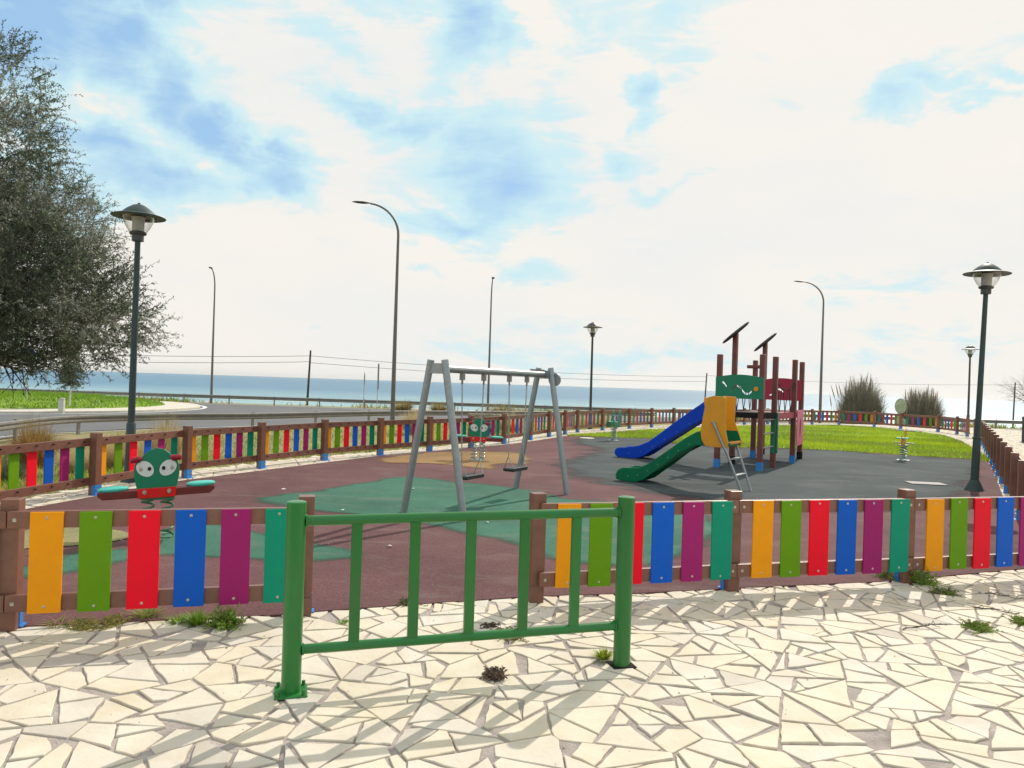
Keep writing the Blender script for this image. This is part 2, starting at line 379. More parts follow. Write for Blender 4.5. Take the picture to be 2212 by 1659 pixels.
GA = lambda pts: [tuple(G(*p, .016)[:2]) for p in pts]
rub = GA([(45, 1352), (606, 1327), (760, 1314), (1140, 1288), (1375, 1281), (1566, 1271), (1915, 1255), (2212, 1228)]) + [(5.6, 7.6), (6.9, 9.6)] + \
      GA([(2185, 1105), (2164, 1066), (2155, 1040), (2151, 1024), (2142, 998)]) + [(17.9, 29.6), (19.3, 33.2), (19.7, 36.8), (18.9, 39.3), (17.6, 40.2), (15.2, 39.0), (12.2, 37.0), (9.3, 34.5),
      (6.9, 31.8), (5.0, 29.6), (3.7, 27.6)] + \
      GA([(1226, 941), (1168, 950), (1106, 958.5), (928, 975), (822, 984), (693, 1000), (553, 1017.5), (375, 1040), (62, 1098), (-60, 1140)]) + [(-4.9, 6.4), (-4.4, 5.4), (-3.6, 4.95)]
lawn = GA([(1226, 941), (1262, 942.5), (1321, 945), (1406, 947), (1456, 957), (1581, 967), (1659, 967), (1809, 973.5), (1959, 983.5), (2099, 992), (2141, 997.5)]) + \
       [(17.7, 29.6), (19.1, 33.2), (19.5, 36.6), (18.7, 39.1), (17.5, 39.9), (15.3, 38.7), (12.3, 36.7), (9.4, 34.2), (7.0, 31.5), (5.15, 29.4), (3.8, 27.4)]
plaza = [(-14, .5), (22, .5), (26, 12), (38, 38), (27, 44), (20.5, 43.5), (17.5, 42.6), (12.8, 39.7), (8.5, 36.0), (4.5, 31.4), (1.7, 27.4), (.2, 23.6), (-1.6, 19.9), (-4.5, 15.4),
         (-5.7, 12.7), (-6.25, 10.0), (-6.8, 7.0), (-14, 6.0)]

# ------------------------------------------------------------------ ground, sea, road
def h(x, y):
    d = dist_poly((x, y), ring); ins = inside((x, y), ring)
    if ins: d = 0
    drop = sst(.8, 7, d) * sst(6, 12, y)
    s_r = (x - (8.13+.6*(y-12)))*.857
    drop *= 1 - sst(-1, 1, s_r)*(1-sst(42, 52, y))
    z = -.03 - .85*drop
    z -= 8*sst(69, 82, y)
    if drop > .3 and y < 69: z += .03*math.sin(x*.7)*math.cos(y*.6)*(0 if y > 40 or x < -17 else 1)
    return z
gm = MB(); xs = [-260, -160, -110, -80] + [-64+2*i for i in range(66)] + [72, 80, 100, 140, 220, 400]
ys = [-60, -30, -10] + [-4+1.5*i for i in range(58)] + [86, 100]
vs = [(x, y, h(x, y)) for y in ys for x in xs]; nx = len(xs)
gm.add(vs, [(j*nx+i, j*nx+i+1, (j+1)*nx+i+1, (j+1)*nx+i) for j in range(len(ys)-1) for i in range(nx-1)])
M['earth'] = mat('earth_and_sparse_grass', (.20, .19, .075), .95, .3, .9, .5, 14, second=(.33, .26, .14))
struct('ground', gm, M['earth'], True)

def sea_mat():
    m = bpy.data.materials.new('sea_water'); m.use_nodes = True; nt = m.node_tree; N = nt.nodes; L = nt.links; b = N['Principled BSDF']
    tc = N.new('ShaderNodeTexCoord'); mp = N.new('ShaderNodeMapping'); mp.inputs['Scale'].default_value = (.045, .16, 1); L.new(tc.outputs['Object'], mp.inputs[0])
    nz = N.new('ShaderNodeTexNoise'); nz.inputs['Scale'].default_value = 1.2; nz.inputs['Detail'].default_value = 8; L.new(mp.outputs[0], nz.inputs['Vector'])
    cr = N.new('ShaderNodeValToRGB'); cr.color_ramp.elements[0].position = .3; cr.color_ramp.elements[1].position = .75
    cr.color_ramp.elements[0].color = (.075, .175, .28, 1); cr.color_ramp.elements[1].color = (.14, .27, .38, 1)
    L.new(nz.outputs['Fac'], cr.inputs['Fac'])
    # shallow green water and foam in the first stretch off the beach
    sx = N.new('ShaderNodeSeparateXYZ'); L.new(tc.outputs['Object'], sx.inputs[0])
    mr = N.new('ShaderNodeMapRange'); mr.inputs['From Min'].default_value = 420; mr.inputs['From Max'].default_value = 150; L.new(sx.outputs['Y'], mr.inputs['Value'])
    mx = N.new('ShaderNodeMix'); mx.data_type = 'RGBA'; L.new(mr.outputs[0], mx.inputs['Factor']); L.new(cr.outputs[0], mx.inputs[6]); mx.inputs[7].default_value = (.27, .42, .44, 1)
    mp2 = N.new('ShaderNodeMapping'); mp2.inputs['Scale'].default_value = (.02, .085, 1); L.new(tc.outputs['Object'], mp2.inputs[0])
    fz = N.new('ShaderNodeTexNoise'); fz.inputs['Scale'].default_value = 1.5; fz.inputs['Detail'].default_value = 9; fz.inputs['Roughness'].default_value = .7; L.new(mp2.outputs[0], fz.inputs['Vector'])
    fm = N.new('ShaderNodeMapRange'); fm.inputs['From Min'].default_value = .54; fm.inputs['From Max'].default_value = .66; L.new(fz.outputs['Fac'], fm.inputs['Value'])
    mr2 = N.new('ShaderNodeMapRange'); mr2.inputs['From Min'].default_value = 340; mr2.inputs['From Max'].default_value = 190; L.new(sx.outputs['Y'], mr2.inputs['Value'])
    mu = N.new('ShaderNodeMath'); mu.operation = 'MULTIPLY'; L.new(fm.outputs[0], mu.inputs[0]); L.new(mr2.outputs[0], mu.inputs[1])
    m3 = N.new('ShaderNodeMix'); m3.data_type = 'RGBA'; L.new(mu.outputs[0], m3.inputs['Factor']); L.new(mx.outputs[2], m3.inputs[6]); m3.inputs[7].default_value = (.8, .82, .8, 1)
    L.new(m3.outputs[2], b.inputs['Base Color'])
    b.inputs['Roughness'].default_value = .45; b.inputs['Specular IOR Level'].default_value = .22
    mp3 = N.new('ShaderNodeMapping'); mp3.inputs['Scale'].default_value = (.12, .5, 1); L.new(tc.outputs['Object'], mp3.inputs[0])
    wz = N.new('ShaderNodeTexNoise'); wz.inputs['Scale'].default_value = 1.0; wz.inputs['Detail'].default_value = 6; L.new(mp3.outputs[0], wz.inputs['Vector'])
    bp = N.new('ShaderNodeBump'); bp.inputs['Strength'].default_value = .55; bp.inputs['Distance'].default_value = 1.2; L.new(wz.outputs['Fac'], bp.inputs['Height']); L.new(bp.outputs[0], b.inputs['Normal'])
    return m
sm = MB(); sx_ = [-9000, -3000, -900, -300, 0, 300, 900, 3000, 9000]; sy_ = [74, 150, 400, 1200, 4000, 12000]
sm.add([(x, y, -5.0) for y in sy_ for x in sx_], [(j*9+i, j*9+i+1, (j+1)*9+i+1, (j+1)*9+i) for j in range(5) for i in range(8)])
struct('sea', sm, sea_mat())

M['asphalt'] = mat('asphalt', (.13, .13, .135), .9, .14, .35, .3, 40)
road = [(-17.9, 12), (-18.0, 24), (-18.5, 29.9), (-16.4, 34), (-13, 37), (-7.8, 44.6), (-2.5, 48.8), (5, 54.5), (14, 59), (40, 62), (80, 62.5), (80, 65.2), (-90, 65.2), (-90, 12)]
sheet('road', road, -.845, M['asphalt'])
ISL = Vector((-36.2, 52.0))
def disc(r, z, n=72, c=ISL): return [(c.x+r*math.cos(2*math.pi*i/n), c.y+r*math.sin(2*math.pi*i/n)) for i in range(n)]
M['kerb'] = mat('pale_kerb_concrete', (.60, .55, .47), .9, .12, 3, .3, 20)
M['line'] = mat('white_road_paint', (.7, .7, .68), .7, .1, 10)
kb = MB(); kb.lathe([(13.4, -.84), (13.4, -.72), (13.15, -.70), (11.0, -.68), (10.8, -.72)], 96, Matrix.Translation((ISL.x, ISL.y, 0))); struct('roundabout_kerb', kb, M['kerb'])
ln = MB(); ln.lathe([(13.9, -.839), (13.6, -.839)], 96, Matrix.Translation((ISL.x, ISL.y, 0))); struct('road_marking', ln, M['line'])
ln2 = MB()
for a, b in (((-18.6, 16), (-18.7, 29)), ((-18.7, 29), (-13.4, 37.2)), ((-13.4, 37.2), (-8.1, 44.9)), ((-8.1, 44.9), (5, 54.9)), ((-60, 64.6), (60, 64.6))):
    a = Vector(a); b = Vector(b); t = (b-a).normalized(); nrm = Vector((-t.y, t.x))*.07
    ln2.add([(*(a-nrm), -.838), (*(b-nrm), -.838), (*(b+nrm), -.838), (*(a+nrm), -.838)], [(0, 1, 2, 3)])
struct('road_edge_line', ln2, M['line'])
M['turf'] = mat('turf', (.10, .19, .015), .95, .2, 1.2, .5, 30, second=(.30, .42, .02))
im = MB(); im.lathe([(11.05, -.70), (10, -.55), (8, -.32), (5, -.18), (2, -.12), (.01, -.11)], 72, Matrix.Translation((ISL.x, ISL.y, 0))); struct('roundabout_grass', im, M['turf'], True)

# ------------------------------------------------------------------ rubber play surface
def rubber(name, c, c2=None):
    m = mat(name, c, .92, .08, 1.3, .35, 220, spec=.15)
    nt = m.node_tree; N = nt.nodes; L = nt.links; b = N['Principled BSDF']; src = b.inputs['Base Color'].links[0].from_socket
    tc = N.new('ShaderNodeTexCoord'); v = N.new('ShaderNodeTexVoronoi'); v.inputs['Scale'].default_value = 90; L.new(tc.outputs['Object'], v.inputs['Vector'])
    bw = N.new('ShaderNodeMapRange'); L.new(v.outputs['Color'], bw.inputs['Value']); bw.inputs['To Min'].default_value = .68; bw.inputs['To Max'].default_value = 1.32
    n2 = N.new('ShaderNodeTexNoise'); n2.inputs['Scale'].default_value = .45; n2.inputs['Detail'].default_value = 5; L.new(tc.outputs['Object'], n2.inputs['Vector'])
    r2 = N.new('ShaderNodeMapRange'); L.new(n2.outputs['Fac'], r2.inputs['Value']); r2.inputs['From Min'].default_value = .3; r2.inputs['From Max'].default_value = .7; r2.inputs['To Min'].default_value = .80; r2.inputs['To Max'].default_value = 1.22
    mu = N.new('ShaderNodeMath'); mu.operation = 'MULTIPLY'; L.new(bw.outputs[0], mu.inputs[0]); L.new(r2.outputs[0], mu.inputs[1])
    vm = N.new('ShaderNodeVectorMath'); vm.operation = 'SCALE'; L.new(src, vm.inputs[0]); L.new(mu.outputs[0], vm.inputs['Scale'])
    mp_ = N.new('ShaderNodeMapping'); mp_.inputs['Scale'].default_value = (.5, 1.3, 1); mp_.inputs['Rotation'].default_value = (0, 0, .5); L.new(tc.outputs['Object'], mp_.inputs[0])
    d_ = N.new('ShaderNodeTexNoise'); d_.inputs['Scale'].default_value = 1.7; d_.inputs['Detail'].default_value = 10; d_.inputs['Roughness'].default_value = .72; L.new(mp_.outputs[0], d_.inputs['Vector'])
    rd = N.new('ShaderNodeMapRange'); rd.inputs['From Min'].default_value = .52; rd.inputs['From Max'].default_value = .74; rd.inputs['To Max'].default_value = .42; L.new(d_.outputs['Fac'], rd.inputs['Value'])
    xd = N.new('ShaderNodeMix'); xd.data_type = 'RGBA'; L.new(rd.outputs[0], xd.inputs['Factor']); L.new(vm.outputs[0], xd.inputs[6]); xd.inputs[7].default_value = (.26, .22, .19, 1); L.new(xd.outputs[2], b.inputs['Base Color'])
    return m
M['maroon'] = rubber('maroon_rubber', (.138, .068, .070))
M['rgreen'] = rubber('green_rubber', (.055, .150, .105))
M['rgrey'] = rubber('blue_grey_rubber', (.066, .080, .084))
M['rtan'] = rubber('tan_rubber', (.28, .17, .075))
M['rolive'] = rubber('olive_rubber', (.24, .22, .11))
sheet('rubber_surface', rub, .016, M['maroon'], .05)
grey = GA([(1268, 944.5), (1330, 946), (1406, 948), (1456, 958), (1581, 968), (1659, 968), (1809, 974.5), (1959, 984.5), (2099, 993), (2138, 1000), (2118, 1030), (2085, 1062),
           (2020, 1092), (1850, 1104), (1640, 1094), (1500, 1082), (1400, 1060), (1310, 1044), (1240, 1026), (1222, 1004), (1262, 985), (1290, 968), (1240, 955)])
def worn_patch(name, poly, z, m_in, m_out, step=.3, soft=.9):
    xs_ = [p[0] for p in poly]; ys_ = [p[1] for p in poly]; mb = MB(); idx = {}; w = []; x0, y0 = min(xs_)-1, min(ys_)-1
    nx_, ny_ = int((max(xs_)-x0+1)/step)+1, int((max(ys_)-y0+1)/step)+1
    for i in range(nx_):
        for j in range(ny_):
            p = (x0+i*step, y0+j*step)
            if not inside(p, rub) or dist_poly(p, rub) < .12 or (inside(p, lawn) and dist_poly(p, lawn) > .7): continue
            dd = dist_poly(p, poly)*(1 if inside(p, poly) else -1)
            if dd > -soft-2*step: idx[i, j] = len(mb.v); mb.v.append((p[0], p[1], z)); w.append(max(0, min(1, .5+dd/soft*.5)))
    for (i, j), a_ in idx.items():
        q = [idx.get(k) for k in ((i, j), (i+1, j), (i+1, j+1), (i, j+1))]
        if None not in q: mb.f.append(tuple(q)); mb.m.append(0)
    me = mb.mesh(name, m_in)
    at_ = me.color_attributes.new('wear', 'FLOAT_COLOR', 'POINT')
    if len(me.vertices) == len(w): at_.data.foreach_set('color', [c for t in w for c in (t, t, t, 1)])
    o = link(name, me); o['kind'] = 'structure'
    nt = m_in.node_tree; N = nt.nodes; L = nt.links; b_ = N['Principled BSDF']; src = b_.inputs['Base Color'].links[0].from_socket
    at2 = N.new('ShaderNodeAttribute'); at2.attribute_name = 'wear'; tc = N.new('ShaderNodeTexCoord'); nz = N.new('ShaderNodeTexNoise'); nz.inputs['Scale'].default_value = .8; nz.inputs['Detail'].default_value = 8
    mp_ = N.new('ShaderNodeMapping'); mp_.inputs['Scale'].default_value = (.6, 1.6, 1); L.new(tc.outputs['Object'], mp_.inputs[0]); L.new(mp_.outputs[0], nz.inputs['Vector'])
    ad = N.new('ShaderNodeMath'); ad.operation = 'ADD'; L.new(at2.outputs['Fac'], ad.inputs[0]); L.new(nz.outputs['Fac'], ad.inputs[1])
    mr_ = N.new('ShaderNodeMapRange'); mr_.interpolation_type = 'SMOOTHSTEP'; mr_.inputs['From Min'].default_value = .80; mr_.inputs['From Max'].default_value = 1.22; L.new(ad.outputs[0], mr_.inputs['Value'])
    tp_ = N.new('ShaderNodeBsdfTransparent'); mx_ = N.new('ShaderNodeMixShader'); L.new(mr_.outputs[0], mx_.inputs[0]); L.new(tp_.outputs[0], mx_.inputs[1]); L.new(b_.outputs[0], mx_.inputs[2]); L.new(mx_.outputs[0], N['Material Output'].inputs[0])
worn_patch('rubber_patch_grey', smooth_loop(grey, 3), .018, M['rgrey'], (.138, .068, .070))
g1 = GA([(563, 1080), (678, 1062), (765, 1047), (873, 1031), (978, 1041), (1106, 1055), (1171, 1064), (1231, 1080), (1400, 1092), (1520, 1108), (1545, 1145), (1480, 1195), (1400, 1222), (1250, 1214),
         (1162, 1191), (1084, 1166), (986, 1146), (912, 1131), (771, 1115), (662, 1096)])
worn_patch('rubber_patch_green', smooth_loop(g1, 4), .021, M['rgreen'].copy(), (.138, .068, .070), .13, .30)
g2 = GA([(-60, 1238), (60, 1222), (170, 1196), (260, 1186), (360, 1158), (440, 1130), (540, 1150), (658, 1174), (732, 1187), (762, 1203), (660, 1212), (500, 1206), (360, 1200), (240, 1216), (100, 1244)])
worn_patch('rubber_patch_green', smooth_loop(g2, 4), .020, M['rgreen'].copy(), (.138, .068, .070), .10, .22)
tn = GA([(824, 998), (843, 987), (903, 981), (995, 976), (1106, 977), (1138, 988), (1133, 1004), (1106, 1001), (1078, 1003), (1066, 1013), (1028, 1011), (928, 1003), (853, 1001)])
worn_patch('rubber_patch_tan', smooth_loop(tn, 4), .0235, M['rtan'], (.138, .068, .070), .15, .30)
ol = GA([(-30, 1165), (60, 1146), (160, 1140), (262, 1148), (276, 1164), (180, 1178), (60, 1186), (-30, 1196)])
sheet('rubber_patch_olive', smooth_loop(ol, 4), .024, M['rolive'])
sheet('lawn_soil', lawn, .030, M['turf'], .03)

# ------------------------------------------------------------------ crazy paving: each stone real, inside one mesh
def clip(poly, nx_, ny_, c):        # keep points with n.p <= c
    out = []; n = len(poly)
    for i in range(n):
        a, b = poly[i], poly[(i+1) % n]; da = a[0]*nx_+a[1]*ny_-c; db = b[0]*nx_+b[1]*ny_-c
        if da <= 0: out.append(a)
        if (da < 0) != (db < 0) and abs(da-db) > 1e-9:
            t = da/(da-db); out.append((a[0]+(b[0]-a[0])*t, a[1]+(b[1]-a[1])*t))
    return out
def area(p): return .5*abs(sum(p[i][0]*p[(i+1) % len(p)][1]-p[(i+1) % len(p)][0]*p[i][1] for i in range(len(p))))
def shatter(poly, target, out, rg):
    A = area(poly)
    if len(poly) < 3 or A < .002: return
    if A < target*rg.uniform(.55, 1.75): out.append(poly); return
    cx = sum(p[0] for p in poly)/len(poly); cy = sum(p[1] for p in poly)/len(poly)
    best = max(((poly[i], poly[j]) for i in range(len(poly)) for j in range(i)), key=lambda q: math.dist(*q))
    an = math.atan2(best[1][1]-best[0][1], best[1][0]-best[0][0]) + rg.gauss(0, .26)
    nx_, ny_ = math.cos(an), math.sin(an); c = (cx+rg.gauss(0, .05))*nx_+(cy+rg.gauss(0, .05))*ny_
    shatter(clip(poly, nx_, ny_, c), target, out, rg); shatter(clip(poly, -nx_, -ny_, -c), target, out, rg)
def paving():
    rg = random.Random(21); S = .62; stones = []
    x0, x1, y0, y1 = -9, 27, 1.6, 42
    seeds = {}
    ni, nj = int((x1-x0)/S)+3, int((y1-y0)/S)+3
    for i in range(-1, ni):
        for j in range(-1, nj): seeds[i, j] = (x0+(i+.5+rg.uniform(-.42, .42))*S, y0+(j+.5+rg.uniform(-.42, .42))*S)
    for i in range(0, ni-1):
        for j in range(0, nj-1):
            sx, sy = seeds[i, j]
            if not inside((sx, sy), plaza) and dist_poly((sx, sy), plaza) > .7: continue
            if sx > 9 + .9*(sy-4)+4: continue
            if inside((sx, sy), rub) and dist_poly((sx, sy), rub) > .8: continue
            if sy > 12 and sx < sy*.3 and not dist_poly((sx, sy), ring) < 1.6: continue
            cell = [(sx-S*1.3, sy-S*1.3), (sx+S*1.3, sy-S*1.3), (sx+S*1.3, sy+S*1.3), (sx-S*1.3, sy+S*1.3)]
            for a in range(-2, 3):
                for b in range(-2, 3):
                    if (a or b) and (i+a, j+b) in seeds:
                        qx, qy = seeds[i+a, j+b]; nx_, ny_ = qx-sx, qy-sy
                        cell = clip(cell, nx_, ny_, nx_*(sx+qx)/2+ny_*(sy+qy)/2)
            if len(cell) >= 3: shatter(cell, .049, stones, rg)
    mb = MB(); tones = []
    for s in stones:
        cx = sum(p[0] for p in s)/len(s); cy = sum(p[1] for p in s)/len(s)
        if inside((cx, cy), rub) and dist_poly((cx, cy), rub) > .12: continue
        if not inside((cx, cy), plaza): continue
        q = s; n = len(s)
        sg = 1 if sum(s[i][0]*s[(i+1) % n][1]-s[(i+1) % n][0]*s[i][1] for i in range(n)) > 0 else -1
        base = rg.uniform(.002, .0065)
        for i in range(n):
            a, b = s[i], s[(i+1) % n]; l = math.dist(a, b)
            if l < 1e-4: continue
            nx_, ny_ = (b[1]-a[1])/l*sg, -(b[0]-a[0])/l*sg
            tw_ = rg.gauss(0, .032); mx_, my_ = (a[0]+b[0])/2, (a[1]+b[1])/2; nx_, ny_ = nx_-ny_*tw_, ny_+nx_*tw_
            q = clip(q, nx_, ny_, nx_*mx_+ny_*my_-base-max(0, rg.gauss(.0, .006))-abs(tw_)*l*.42)
        if len(q) < 3 or area(q) < .0025: continue
        # knock a corner off now and then, then roughen the edges
        if rg.random() < .45:
            k = rg.randrange(len(q)); p = q[k]; l = math.dist(p, (cx, cy))
            if l > .08:
                nx_, ny_ = (p[0]-cx)/l, (p[1]-cy)/l; an = rg.gauss(0, .5); nx_, ny_ = nx_*math.cos(an)-ny_*math.sin(an), nx_*math.sin(an)+ny_*math.cos(an)
                q = clip(q, nx_, ny_, nx_*p[0]+ny_*p[1]-rg.uniform(.015, .06))
        if len(q) < 3: continue
        w = []
        for i in range(len(q)):
            a, b = q[i], q[(i+1) % len(q)]; l = math.dist(a, b); w.append(a)
            if cy < 11:
                for t in ((.5,) if l < .16 else (.27, .52, .78)):
                    if l > .05: w.append((a[0]+(b[0]-a[0])*t+rg.gauss(0, .0028), a[1]+(b[1]-a[1])*t+rg.gauss(0, .0028)))
        z = .011+rg.uniform(-.004, .003); tx, ty = rg.gauss(0, .006), rg.gauss(0, .006); k = len(w)
        top = []; mid = []
        for p in w:
            dx, dy = p[0]-cx, p[1]-cy; l = math.hypot(dx, dy)+1e-6; zz = z+tx*dx+ty*dy
            top.append((p[0]-dx/l*.004, p[1]-dy/l*.004, zz)); mid.append((p[0], p[1], zz-.003))
        bot = [(p[0], p[1], -.012) for p in w]
        if sg < 0: top.reverse(); mid.reverse(); bot.reverse()
        mb.add(top+mid+bot, [tuple(range(k))] + [(i, i+k, (i+1) % k+k, (i+1) % k) for i in range(k)] + [(i+k, i+2*k, (i+1) % k+2*k, (i+1) % k+k) for i in range(k)])
        tn_ = rg.random(); tones += [tn_]*(3*k)
    me = mb.mesh('paving', paving_mat())
    at = me.color_attributes.new('tone', 'FLOAT_COLOR', 'POINT')
    at.data.foreach_set('color', [c for t in tones for c in (t, (t*7.3) % 1, (t*13.7) % 1, 1)])
    o = link('paving', me); o['kind'] = 'structure'; return o
def paving_mat():
    m = mat('cream_flagstone', (.61, .55, .465), .8, .07, 3.0, .3, 35, second=(.725, .68, .60)); nt = m.node_tree; N = nt.nodes; L = nt.links; b = N['Principled BSDF']
    src = b.inputs['Base Color'].links[0].from_socket
    at = N.new('ShaderNodeAttribute'); at.attribute_name = 'tone'
    cr = N.new('ShaderNodeValToRGB'); e = cr.color_ramp.elements
    e[0].position = 0; e[0].color = (.74, .71, .69, 1); e[1].position = 1; e[1].color = (1.0, .95, .84, 1)
    x = cr.color_ramp.elements.new(.22); x.color = (.96, .94, .93, 1); x = cr.color_ramp.elements.new(.7); x.color = (1.0, .94, .83, 1)
    L.new(at.outputs['Fac'], cr.inputs['Fac'])
    mu = N.new('ShaderNodeMix'); mu.data_type = 'RGBA'; mu.blend_type = 'MULTIPLY'; mu.inputs['Factor'].default_value = 1
    L.new(src, mu.inputs[6]); L.new(cr.outputs[0], mu.inputs[7])
    # dirt smudges and ochre stains with a shape of their own
    tc = N.new('ShaderNodeTexCoord'); n2 = N.new('ShaderNodeTexNoise'); n2.inputs['Scale'].default_value = 2.2; n2.inputs['Detail'].default_value = 8; n2.inputs['Roughness'].default_value = .7
    L.new(tc.outputs['Object'], n2.inputs['Vector']); r2 = N.new('ShaderNodeMapRange'); r2.inputs['From Min'].default_value = .56; r2.inputs['From Max'].default_value = .74; r2.inputs['To Max'].default_value = .5
    L.new(n2.outputs['Fac'], r2.inputs['Value']); m2 = N.new('ShaderNodeMix'); m2.data_type = 'RGBA'; L.new(r2.outputs[0], m2.inputs['Factor']); L.new(mu.outputs[2], m2.inputs[6]); m2.inputs[7].default_value = (.62, .49, .30, 1)
    n3 = N.new('ShaderNodeTexNoise'); n3.inputs['Scale'].default_value = 14; n3.inputs['Detail'].default_value = 9; n3.inputs['Roughness'].default_value = .8; L.new(tc.outputs['Object'], n3.inputs['Vector'])
    r3 = N.new('ShaderNodeMapRange'); r3.inputs['From Min'].default_value = .60; r3.inputs['From Max'].default_value = .70; r3.inputs['To Max'].default_value = .5; L.new(n3.outputs['Fac'], r3.inputs['Value'])
    m3 = N.new('ShaderNodeMix'); m3.data_type = 'RGBA'; L.new(r3.outputs[0], m3.inputs['Factor']); L.new(m2.outputs[2], m3.inputs[6]); m3.inputs[7].default_value = (.36, .31, .26, 1)
    L.new(m3.outputs[2], b.inputs['Base Color']); return m
M['mortar'] = mat('grey_mortar', (.38, .325, .295), .95, .3, 5, 1.0, 70)
sheet('mortar_bed', plaza, .001, M['mortar'])
paving()

# ------------------------------------------------------------------ fences
COLS = ['orange', 'lime', 'red', 'blue', 'purple', 'teal']
SLAT_W, TS = .192, [.125+.1560*k for k in range(6)]
CEN = Vector((7, 20))
post_me = MB().box(-.055, .055, -.055, .055, .14, .855).box(-.055, .055, -.001, .055, 0, .14).mesh('post', M['brown'])
shoe_mb = MB().box(-.059, .059, -.060, -.004, 0.014, .15).box(-.075, .075, -.085, .0, .012, .02)
for sx in (-.03, .03): shoe_mb.tube([(sx, -.061, .09), (sx, -.067, .09)], .012, 8, 1)
shoe_me = shoe_mb.mesh('post_shoe', [M['shoe'], M['screw']])
slat_me = {c: MB().box(-SLAT_W/2, SLAT_W/2, .0, .016, .132, .783).mesh('slat', M[c]) for c in COLS}
for c in COLS:  # duller copies mixed towards grey-brown, used on the farther bays of the far fence
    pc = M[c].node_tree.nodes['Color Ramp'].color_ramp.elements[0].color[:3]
    M[c+'_greyed'] = mat(c+'_board_greyed', tuple(.42*a_+.58*b_ for a_, b_ in zip(pc, (.17, .14, .12))), .7, .1, 5, spec=.2)
    M[c+'_muted'] = mat(c+'_board_muted', tuple(.72*a_+.28*b_ for a_, b_ in zip(pc, (.2, .17, .14))), .6, .1, 5, spec=.2)
slat_in = {c: MB().box(-.072, .072, .0, .016, .15, .775).mesh('slat', M[c]) for c in list(COLS)+[c_+'_greyed' for c_ in COLS]+[c_+'_muted' for c_ in COLS]}
scr_mb = MB().tube([(0, .016, 0), (0, .019, 0)], [.0105, .008], 10); scr_me = scr_mb.mesh('screw', M['screw'])
bolt_me = MB().tube([(0, 0, 0), (0, -.028, 0)], [.011, .009], 6).mesh('bolt', M['bolt'])
plate_me = MB().box(-.011, .011, 0, .003, -.011, .011).mesh('fixing', M['screw'])
def make_fence(name, label, posts, orders, near, smesh, cap=100):
    posts = [Vector(p) for p in posts]; root = empty(name, (*posts[0], 0)); o0 = posts[0]; n = len(posts)
    tag(root, label, 'fence', 'slatted playground fences')
    nr = []; ang = []
    for i, p in enumerate(posts):
        t = (posts[min(i+1, n-1)]-posts[max(i-1, 0)]).normalized(); q = Vector((-t.y, t.x))
        if q.dot(p-CEN) < 0: q = -q
        nr.append(q); ang.append(math.atan2(q.y, q.x)-math.pi/2)
    slats = []
    for i, p in enumerate(posts):
        a = link('post', post_me, root, .005, (*(p-o0), 0), ang[i]); link('post_shoe', shoe_me, a)
    for i in range(n-1):
        A = posts[i]+nr[i]*.076; B = posts[i+1]+nr[i+1]*.076; d = B-A; l = d.length; t = d/l
        q = Vector((-t.y, t.x)); q = q if q.dot(A-CEN) > 0 else -q; an = math.atan2(q.y, q.x)-math.pi/2
        ax = Vector((math.cos(an), math.sin(an))); mid = (A+B)/2
        for z0, z1 in ((.676, .785), (.140, .248)):
            e = .001+.002*(i % 2)
            r = MB().box(-l/2+.002, l/2-.002, -.020-e, .020+e, z0, z1).build('rail', M['brown'], root, False, .004, (*(mid-o0), 0), an)
            zc = (z0+z1)/2-(z0+z1)/2+(z0+z1)/2
            if near and i < 5:
                for sg in (-1, 1):
                    for k in (.045,): link('bolt_plate', plate_me, r, 0, (sg*(l/2-k), .0215+e, zc))
            elif not near and i < 8:
                for k in TS: link('bolt', bolt_me, r, 0, ((k-.5)*l, -.021-e, zc+.015))
        for k, tt in enumerate(TS):
            c = orders(i)[k]
            if not near: c += '_muted' if 9 <= i < 12 or i >= 21 else ('_greyed' if 12 <= i < 21 else '')
            x = A.lerp(B, tt)+q*.0245; slats.append((math.hypot(x.x, x.y), c, x-o0, an))
    slats.sort(key=lambda s: s[0])
    for dd, c, x, an in slats[:cap]:
        s = link('slat', smesh[c], root, .003, (x.x, x.y, rnd.uniform(-.004, .004)), an); s.rotation_euler.y = rnd.gauss(0, .004)
        if dd < 11 and near:
            for z in (.745, .172): link('screw', scr_me, s, 0, (rnd.gauss(0, .003), 0, z+rnd.gauss(0, .004)))
    if len(slats) > cap:
        mb = MB(); allc = sorted({q_[1] for q_ in slats}); mi = {c: k for k, c in enumerate(allc)}
        for dd, c, x, an in slats[cap:]:
            mb.box(-.072, .072, 0, .016, .15, .775, Matrix.Translation((x.x, x.y, 0)) @ Matrix.Rotation(an, 4, 'Z'), mi[c])
        o = mb.build('slat', [M[c] for c in allc], root); o['kind'] = 'stuff'
    return root
rev = list(reversed(COLS))
make_fence('playground_fence', 'slatted fence section in front of the big-eyed spring seesaw, ending at the green barrier', front_left, lambda i: COLS, True, slat_me)
make_fence('playground_fence', 'slatted fence section from behind the green barrier curving away past the right lamp', right_run, lambda i: COLS, True, slat_me)
make_fence('playground_fence', 'long far fence with coloured slats curving behind the swings, the slides and the lawn', left_run, lambda i: COLS if i < 16 else rev, False, slat_in)

